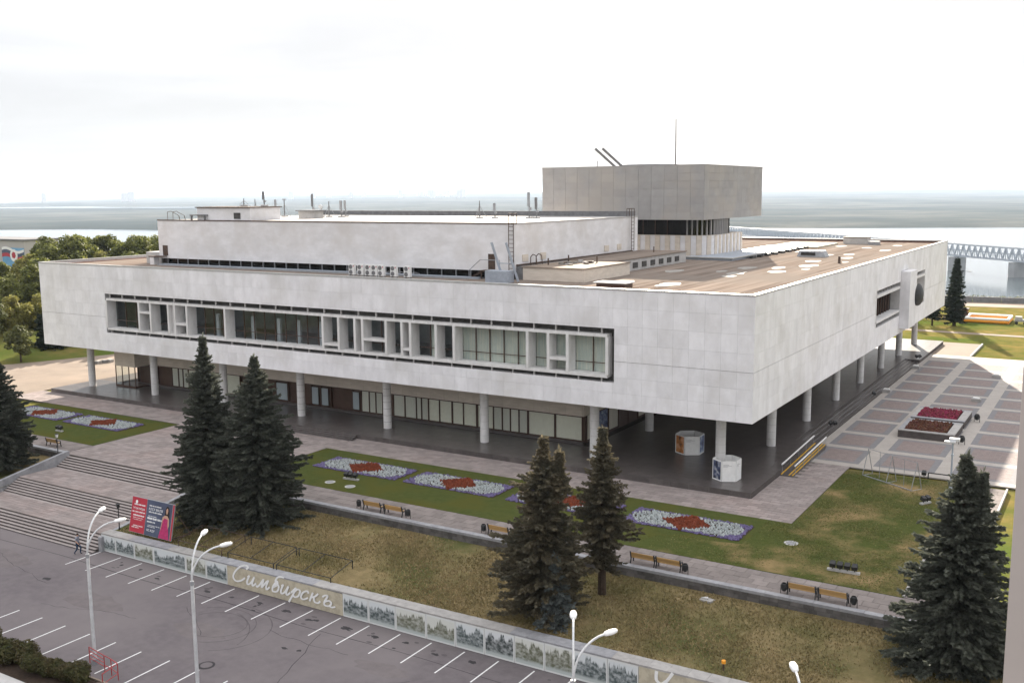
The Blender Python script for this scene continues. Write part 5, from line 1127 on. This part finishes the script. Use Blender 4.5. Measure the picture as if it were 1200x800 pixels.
t = thing('drum', 'small brick plinth painted white at the railing end', 'plinth', (-24.2, -48.9, -3.6)); MB().cyl((-24.2, -48.9, -3.6), (-24.2, -48.9, -3.0), .5, .45, 14).build('body', 'kerbwhite', t); MB().cyl((-24.2, -48.9, -3.0), (-24.2, -48.9, -2.9), .4, .3, 14).build('rubble_top', 'rust', t)
# concrete jamb of the tower block the picture was taken from
t = thing('window_jamb', 'pale weathered concrete jamb of the tower overlooking the museum', 'pillar', (27.7, -81.5, -3.6)); MB().box(27.115, 28.4, -81.86, -81.1, -3.7, 44).build('shaft', 'hotel', t)

# ================================================================== conifers
def spruce_mesh(h, rb, seed, dens=1.0, z0=.04, power=.85, gap=None, forks=1, tw=.27, col=None):
    """needles as thousands of small tapering sprays hung on drooping boughs"""
    rr = random.Random(seed); mb = MB(); tb = MB()
    for fk in range(forks):
        ox, oy = (0, 0) if fk == 0 else (rr.choice((-1, 1))*.9, rr.uniform(-.5, .5)); hh = h if fk == 0 else h*.94; zs_ = z0*h if fk == 0 else h*.72
        z = zs_
        while z < hh-.15:
            f = 1-z/hh; env = rb*(min(1, f/col)**.85)*(1-.12*max(0, f-.75)/.25) if col else rb*(f**power)
            if fk: env = min(env, .28*(hh-z)+.15)
            env *= .92+.34*noise.noise(Vector((z*.75, seed, 0)))
            if f < .22: env *= .55+.45*f/.22
            if gap and gap[0] < z/h < gap[1]: env *= gap[2]
            nb = max(7, int((9+11*f)*dens)); a0 = rr.uniform(0, 6.28)
            for k in range(nb):
                a = a0+6.283*k/nb+rr.uniform(-.3, .3); ln = max(.18, env*rr.uniform(.5, 1.06)*(1+.25*noise.noise(Vector((math.cos(a)*1.5, math.sin(a)*1.5, z*.5+seed)))))
                d = Vector((math.cos(a), math.sin(a), 0)); rise = .35*(1-f)-.22*f; zb = z+rr.uniform(-.42, .42)*(.35+f)
                ns = max(3, int(ln/.145*dens)); side = Vector((-d.y, d.x, 0)); c0 = Vector((ox, oy, zb))
                tb.cyl(tuple(c0), tuple(c0+d*ln*.9+Vector((0, 0, ln*rise*.9))), .03+.02*f, .008, 4, False)
                for q in range(ns+1):
                    s = .12+.9*q/ns; droop = rise*s+.16*max(0, s-.6)*f
                    p = c0+d*ln*s+Vector((0, 0, ln*droop))
                    for sg in (-1, 1, 0):
                        l = (tw+.035*ln)*rr.uniform(.6, 1.3)*(1.08-.3*s); w_ = l*.36
                        if sg == 0: dv = (d+Vector((0, 0, rr.uniform(-.35, .75)))).normalized()
                        else: dv = (d*rr.uniform(.5, .95)+side*sg*rr.uniform(.35, 1.1)+Vector((0, 0, rr.uniform(-.85, .55)))).normalized()
                        u = dv.cross(Vector((rr.uniform(-.5, .5), rr.uniform(-.5, .5), 1))).normalized(); e = p+dv*l; m_ = p+dv*l*.45
                        mb.face([tuple(p), tuple(m_+u*w_), tuple(e), tuple(m_-u*w_)])
                        v2 = (u.cross(dv)+u*.3).normalized(); mb.face([tuple(p), tuple(m_+v2*w_*.8), tuple(e), tuple(m_-v2*w_*.8)])
            z += rr.uniform(.22, .30)+.12*f
        for k in range(10):
            a = rr.uniform(0, 6.28); b = Vector((ox, oy, hh-.9+k*.09)); dv = Vector((math.cos(a)*.35, math.sin(a)*.35, 1)).normalized(); u = dv.cross(Vector((math.sin(a), math.cos(a), .2))).normalized()*.07; mb.face([tuple(b), tuple(b+dv*.25+u), tuple(b+dv*.5), tuple(b+dv*.25-u)])
    tb.cyl((0, 0, -.3), (0, 0, h*.55), .025*h**.95+.05, .014*h, 9, False); tb.cyl((0, 0, h*.55), (0, 0, h*.97), .014*h, .015, 7, False)
    return mb, tb
def spruce(x, y, z, label, m_, cat='tree', rot=0, group='spruces round the building', **kw):
    mb, tb = spruce_mesh(**kw); t = thing('spruce_tree', label, cat, (0, 0, 0), group)
    mb.build('crown', m_, t); tb.build('trunk', 'bark', t); t.location = (x, y, z); t.rotation_euler = (0, 0, rot); return t
spruce(-38.9, -26.6, -1.6, 'tall blue spruce, slender-topped of the touching pair', 'spruce', h=16.2, rb=3.35, seed=11, dens=1.3, col=.72)
spruce(-34.6, -25.0, -1.5, 'dense blue spruce, bulkier of the touching pair', 'spruce', h=14.4, rb=4.0, seed=12, dens=1.35, col=.58)
spruce(-4.3, -29.4, -1.65, 'bushy brownish spruce with blue-grey skirt near the painted wall', 'spruce_brown', h=12.2, rb=3.3, seed=13, dens=1.3, col=.66, forks=2, z0=.10)
mat('spruce_silver', (.175, .195, .185), (.10, .115, .108), 1.2, .75, vary=.3, trans=.25)
sk2 = spruce(-2.9, -30.3, -1.7, 'young silvery spruce growing at the bushy spruce foot', 'spruce_silver', h=4.9, rb=1.6, seed=23, dens=1.1, power=.8)
spruce(-2.4, -24.6, -1.45, 'bare-stemmed thin brownish spruce beside the bench path', 'spruce_brown', h=11.9, rb=2.5, seed=14, dens=1.05, col=.6, z0=.2, gap=(.15, .36, .55))
spruce(20.2, -24.0, -1.45, 'broad twin-topped blue spruce by the end of the path', 'spruce', h=12.9, rb=4.3, seed=15, dens=1.4, col=.8, forks=2)
ts = spruce(-71.2, -25.6, -1.45, 'dark blue spruce beyond the stair cheek wall', 'spruce', h=12.3, rb=3.9, seed=16, dens=1.3, col=.7)
spruce(24.5, -20, -1.0, 'yellow-green young spruce behind the twin-topped spruce', 'leaf3', h=7, rb=2.4, seed=17, dens=.9)
spruce(-1.8, 131.3, -.75, 'dark ragged spruce in front of the river', 'spruce_dark', h=13.4, rb=3.0, seed=18, dens=.55, power=.75, z0=.1, tw=.5)
spruce(-5.6, 129.5, -.75, 'small dark spruce under the far end of the building', 'spruce_dark', h=7, rb=2.6, seed=19, dens=.7, z0=.25, tw=.45)
spruce(-10.5, 131, -.75, 'low dark spruce behind the far columns', 'spruce_dark', h=6, rb=2.6, seed=20, dens=.7, tw=.45)
dk = spruce(-131, 21, -.8, 'dark clipped spruce behind the side plaza', 'spruce_dark', h=8.5, rb=3.4, seed=21, dens=.8, power=.6, tw=.55)
for i, (x, y, s) in enumerate(((-130, 26.5, 1.05), (-129, 32, .95), (-128.4, 37, 1.0), (-127.6, 42.5, 1.1), (-127, 48, .9), (-134, 30, 1.1))): dup(dk, (x, y, -.8), i*1.3, None, (s, s, s*(.9+.04*i)))

# ================================================================== broadleaf trees
def broad_mesh(h, r, seed, leaf=.30, nb=46, per=170):
    rr = random.Random(seed); mb = MB(); tb = MB()
    tb.cyl((0, 0, -.4), (0, 0, h*.35), .05*h**.7+.06, .035*h**.7, 8, False)
    for k in range(nb):
        a = rr.uniform(0, 6.283); v = rr.uniform(0, 1); zc = h*(.30+.62*v); er = r*(math.sin(math.pi*min(1, max(.05, (v*.86+.12))))**.7); d = er*rr.uniform(.2, .95)
        c = (d*math.cos(a), d*math.sin(a), zc); br = r*rr.uniform(.20, .36)
        tb.cyl((0, 0, h*rr.uniform(.2, .4)), c, .09, .025, 5, False)
        leafball(mb, c, br, br, br*.75, per, leaf, rr)
    return mb, tb
protos = []
for i, (h, r, s, m_, lf_) in enumerate(((15, 5.2, 1, 'leaf', .34), (14, 4.6, 2, 'leaf2', .34), (16, 4.4, 3, 'leaf', .32), (11, 4.2, 4, 'leaf3', .28))):
    mb, tb = broad_mesh(h, r, s, lf_); protos.append((mb.mesh('crown', m_), tb.mesh('trunk', 'bark')))
TL = {0: 'rounded dark green tree in the park wood beyond the side plaza', 1: 'yellow-green sunlit tree in the park wood beyond the side plaza', 2: 'tall narrow dark green tree in the park wood', 3: 'olive green low tree in the park wood'}
def tree(kind, x, y, z, s, label=None, sz=1):
    t = thing('broadleaf_tree', label or TL[kind], 'tree', (x, y, z), 'trees of the park wood'); t.rotation_euler = (0, 0, (x*7.3+y*3.1) % 6.28); t.scale = (s, s, s*sz)
    link('crown', protos[kind][0], t); link('trunk', protos[kind][1], t)
def polar(az, d): return CAM.x+d*math.sin(R(az)), CAM.y+d*math.cos(R(az))
tr = random.Random(21)
tree(3, -126.5, 12.5, -.8, .58, 'small olive tree on the grass bank beside the side plaza')
ROW = ['in the front of the park wood, by the grass bank', 'in the second row of the park wood', 'deep in the park wood', 'at the back of the park wood, against the river', 'in the wood seen over the flat roof']
KND = {0: 'rounded dark green tree', 1: 'yellow-green sunlit tree', 2: 'tall narrow dark green tree', 3: 'olive green low tree'}
def wood(row, az, d, k, s, sz=1):
    x, y = polar(az, d); tree(k, x, y, -.9-bluff(x, y), s, KND[k]+' '+ROW[row], sz)
for az, d, k, s in ((-60.6, 193, 0, .74), (-59.2, 199, 3, .92), (-57.9, 203, 1, .70), (-56.7, 207, 1, .68), (-55.6, 213, 3, .85), (-54.6, 219, 0, .7)): wood(0, az, d, k, s)
for i in range(8): wood(1, -61.5+i*1.15+tr.uniform(-.2, .2), 224+tr.uniform(-4, 4), tr.choice((0, 0, 1, 2)), tr.uniform(.82, .95)*(.84 if i < 4 else 1))
for i in range(11): wood(2, -62.2+i*1.15+tr.uniform(-.25, .25), 244+tr.uniform(-5, 5), tr.choice((0, 1, 2, 0)), tr.uniform(.9, 1.06)*(.72 if i < 5 else 1))
for i in range(13): wood(3, -62.5+i*1.1+tr.uniform(-.25, .25), 268+tr.uniform(-6, 6), tr.choice((0, 0, 1, 2)), tr.uniform(.98, 1.22)*(.66 if i < 5 else 1))
for i in range(12): wood(4, -57.2+i*.95+tr.uniform(-.25, .25), 296+tr.uniform(-6, 6), tr.choice((0, 1, 1, 2)), tr.uniform(1.02, 1.32)-.012*i-(.4 if i < 1 else 0))
# grass bank behind the side plaza
mbk = MB()
for i in range(16):
    for j in range(6):
        g = lambda a, b: (-128-b*7+a*1.2, 4+a*3.2, -.72+(2.8*min(1, b/3)*min(1, max(0, a)/4) if b else 0))
        mbk.face([g(i, j), g(i+1, j), g(i+1, j+1), g(i, j+1)])
struct(mbk.build('grass_bank', 'grass_far', smooth=True))
t = thing('seat_group', 'row of pale concrete seats on the sunlit side plaza', 'seats', (-113.9, 18.3, -.62))
for k in range(4): MB().box(-115.2+k*.3, -114.4+k*.3, 17.0+k*.9, 17.7+k*.9, -.62, -.15).build('seat', 'kerbwhite' if k % 2 else 'concrete_dark', t)
# house with a flag mural on its end wall, far left
t = thing('mural_house', 'far block with red and blue ribbon mural on its end wall', 'building', (-345, 150, -8)); x0m, x1m, ym = -366, -320.2, 140
hw = MB().box(x0m, x1m, ym, ym+14, -30, 10.0).build('wall', 'farbld', t); MB().box(x0m-.4, x1m+.4, ym-.4, ym+14.4, 10.001, 10.6).build('roof', 'concrete_dark', t)
MB().box(x1m-14, x1m-.4, ym-.12, ym-.01, -2, 7.4).build('mural_field', 'bluewall', hw)
def ribbon(z, wd, m_, y):
    mb = MB(); n = 14
    for i in range(n):
        a, b = i/n, (i+1)/n; f = lambda s: z+.7*math.sin(s*6.0+.4)-.3*s; xa, xb = x1m-14+13.6*a, x1m-14+13.6*b
        mb.face([(xa, y, f(a)-wd), (xb, y, f(b)-wd), (xb, y, f(b)), (xa, y, f(a))])
    mb.build('mural_ribbon', m_, hw)
ribbon(7.2, 1.1, 'white', ym-.16); ribbon(6.2, 1.3, 'navy', ym-.18); ribbon(4.9, 1.3, 'red', ym-.2)
MB().cyl((x1m-6.6, ym-.2, 4.6), (x1m-6.6, ym-.26, 4.6), 2.3, 2.3, 20).build('mural_emblem', 'white', hw); MB().cyl((x1m-6.6, ym-.26, 4.7), (x1m-6.6, ym-.3, 4.7), 1.3, 1.3, 6).build('mural_emblem', 'red', hw)
for i in range(4):
    for j in range(3): w_ = MB().box(x0m+3+i*5.5, x0m+5+i*5.5, ym-.1, ym+.1, 7-j*3.2-1.8, 7-j*3.2).build('window', 'dark_recess', hw)

# ================================================================== right background
t = thing('inflatable_pool', 'orange and white inflatable ring on the lawn by the river', 'inflatable', (3.2, 142.5, -.75))
def ringtube(x0, x1, y0, y1, z, r, m_, name): MB().tube([(x0, y0, z), (x1, y0, z), (x1, y1, z), (x0, y1, z), (x0, y0, z)], r, 10).build(name, m_, t)
ringtube(-.6, 7.2, 138.2, 145.6, -.4, .33, 'orange', 'lower_tube'); ringtube(-.6, 7.2, 138.2, 145.6, .1, .28, 'white', 'upper_tube'); MB().box(-.6, 7.2, 138.2, 145.6, -.72, -.6).build('floor', 'yellow', t)
t = thing('trailer', 'small grey cart beside the inflatable ring', 'trailer', (9.2, 140, -.75)); MB().box(8.3, 10.6, 139, 140.4, -.2, .2).build('bed', 'metal', t); MB().box(8.4, 9.6, 139.1, 140.3, .2, .8).build('load', 'concrete', t)
for x in (8.7, 10.2): MB().cyl((x, 138.9, -.45), (x, 139.02, -.45), .3, .3, 12).build('wheel', 'black', t)
t = thing('kiosk', 'small brown kiosk beside the ragged spruce', 'kiosk', (-1.2, 141, -.75)); MB().box(-3.1, -.6, 140, 142, -.75, 1.6).build('wall', 'brownkiosk', t); MB().box(-3.3, -.4, 139.8, 142.2, 1.601, 1.8).build('roof', 'rust', t); MB().box(-2.4, -1.2, 139.95, 140.05, .2, 1.2).build('hatch', 'dark_recess', t)
t = thing('parapet', 'dark stone parapet along the river promenade', 'wall', (0, 186, -.7))
def ppt(x): return 172+(x+60)*14/120 if x > -60 else 158+(x+300)*14/240
for k in range(48): x = -240+k*6.2; MB().bar((x, ppt(x)+.8, -.1), (x+6.1, ppt(x+6.1)+.8, -.1), .5, 1.3).build('parapet_block', 'concrete_dark', t)
hd = MB(); rr = random.Random(9)
for k in range(60): x = -60+k*2; leafball(hd, (x, ppt(x)+1.8, .1+.15*math.sin(k)), 1.6, .9, .85, 90, .22, rr)
tag(hd.build('river_hedge', 'leaf3'), 'long clipped hedge behind the promenade parapet', 'hedge')
def small_lamp(x, y, h, label):
    t = thing('promenade_lamp', label, 'street lamp', (x, y, -.75), 'promenade lamps'); MB().cyl((x, y, -.75), (x, y, h), .08, .05, 8).build('mast', 'metal', t); MB().tube([(x, y, h), (x+.3, y-.1, h+.25), (x+1.0, y-.2, h+.3)], .04).build('arm', 'metal', t); MB().box(x+.9, x+1.5, y-.35, y-.05, h+.22, h+.36).build('head', 'metal', t)
small_lamp(-1.7, 140, 9.2, 'slim promenade lamp beside the ragged spruce'); small_lamp(24, 150, 9.2, 'slim promenade lamp beyond the jamb')
# fence of pickets under the far end
t = thing('fence', 'low pale picket fence beyond the far columns', 'fence', (-12, 139, -.75))
for k in range(24): x = -22+k*.85; MB().box(x, x+.35, 139, 139.1, -.7, .5).build('picket', 'pave_brown', t)
for z in (-.2, .2): MB().box(-22, -1.5, 139.1, 139.16, z, z+.1).build('rail', 'pave_brown', t)

# ================================================================== river bridge
D = Vector((-597, 616, 0)).normalized(); Q = Vector((-D.y, D.x, 0)); PB = Vector((-194, 1552, 0)); SP = 130
br = thing('river_bridge', 'long grey steel truss bridge on stone piers crossing the river', 'bridge', tuple(PB+Vector((0, 0, -95))))
def span():
    mb = MB(); n = 10; H = 17; W2 = 5; l = SP/n
    for q in (-W2, W2):
        f = lambda s, z: tuple(D*s+Q*q+Vector((0, 0, z)))
        mb.bar(f(0, 0), f(SP, 0), 1.6, 2.4); mb.bar(f(2, H), f(SP-2, H), 1.6, 2.0)
        for i in range(n):
            mb.bar(f(i*l, 0), f((i+.5)*l, H), 1.5, 1.5); mb.bar(f((i+.5)*l, H), f((i+1)*l, 0), 1.5, 1.5); mb.bar(f((i+.5)*l, 0), f((i+.5)*l, H), .9, .9); mb.bar(f((i+.0)*l, H*.5), f((i+1)*l, H*.5), .8, .8)
    mb.bar(tuple(Vector((0, 0, -.2))), tuple(D*SP+Vector((0, 0, -.2))), 10, 1.2)
    return mb.mesh('truss_span', 'bridgesteel')
sm_ = span(); pm = MB()
pm.prism([tuple((D*a+Q*b).xy) for a, b in ((-6, -11), (6, -11), (6, 11), (0, 15), (-6, 11))], -3, 20.2); pm_ = pm.mesh('pier', 'bridgepier')
for k in range(-3, 15):
    link('truss_span', sm_, br, tuple(D*SP*k+Vector((0, 0, 22)))); link('pier', pm_, br, tuple(D*SP*k))
# far skyline: pale blocks and a mast on the horizon
fr_ = random.Random(3)
for i in range(22):
    az = -31.5+math.degrees(math.atan((fr_.choice((fr_.uniform(230, 520), fr_.uniform(470, 560), fr_.uniform(20, 900)))-600)/1185)); d = 12500+fr_.uniform(-900, 900); x, y = polar(az, d); wd, hh = fr_.uniform(30, 70), fr_.uniform(25, 60)
    t = thing('far_block', 'pale far town block on the horizon across the river', 'building', (x, y, -5), 'far town blocks'); MB().box(x-wd/2, x+wd/2, y-20, y+20, -40, 10+hh).build('wall', 'farbld', t); MB().box(x-wd/3, x+wd/3, y-12, y+12, 10+hh, 14+hh).build('roof_cabin', 'farbld', t)
x, y = polar(-31.5+math.degrees(math.atan((538-600)/1185)), 12000); t = thing('far_mast', 'thin tall transmitter mast on the far horizon', 'mast', (x, y, 0)); MB().cyl((x, y, -20), (x, y, 190), 5, 2, 6).build('mast_shaft', 'bridgesteel', t); MB().cyl((x, y, 120), (x, y, 128), 9, 9, 8).build('mast_platform', 'bridgesteel', t)

# ================================================================== air
hz_m = bpy.data.materials.new('haze'); hz_m.use_nodes = True; hn = hz_m.node_tree; hn.nodes.remove(hn.nodes['Principled BSDF']); pv = hn.nodes.new('ShaderNodeVolumePrincipled'); pv.inputs['Color'].default_value = (.66, .80, 1, 1); pv.inputs['Density'].default_value = 3.4e-5; pv.inputs['Anisotropy'].default_value = .2
hn.links.new(pv.outputs[0], hn.nodes['Material Output'].inputs['Volume'])
hb = MB(); hb.box(-29000, 29000, -700, 30000, -102, 230); ho = stuff(hb.build('haze', hz_m)); tag(ho, 'pale blue summer haze lying over the river valley', 'haze')
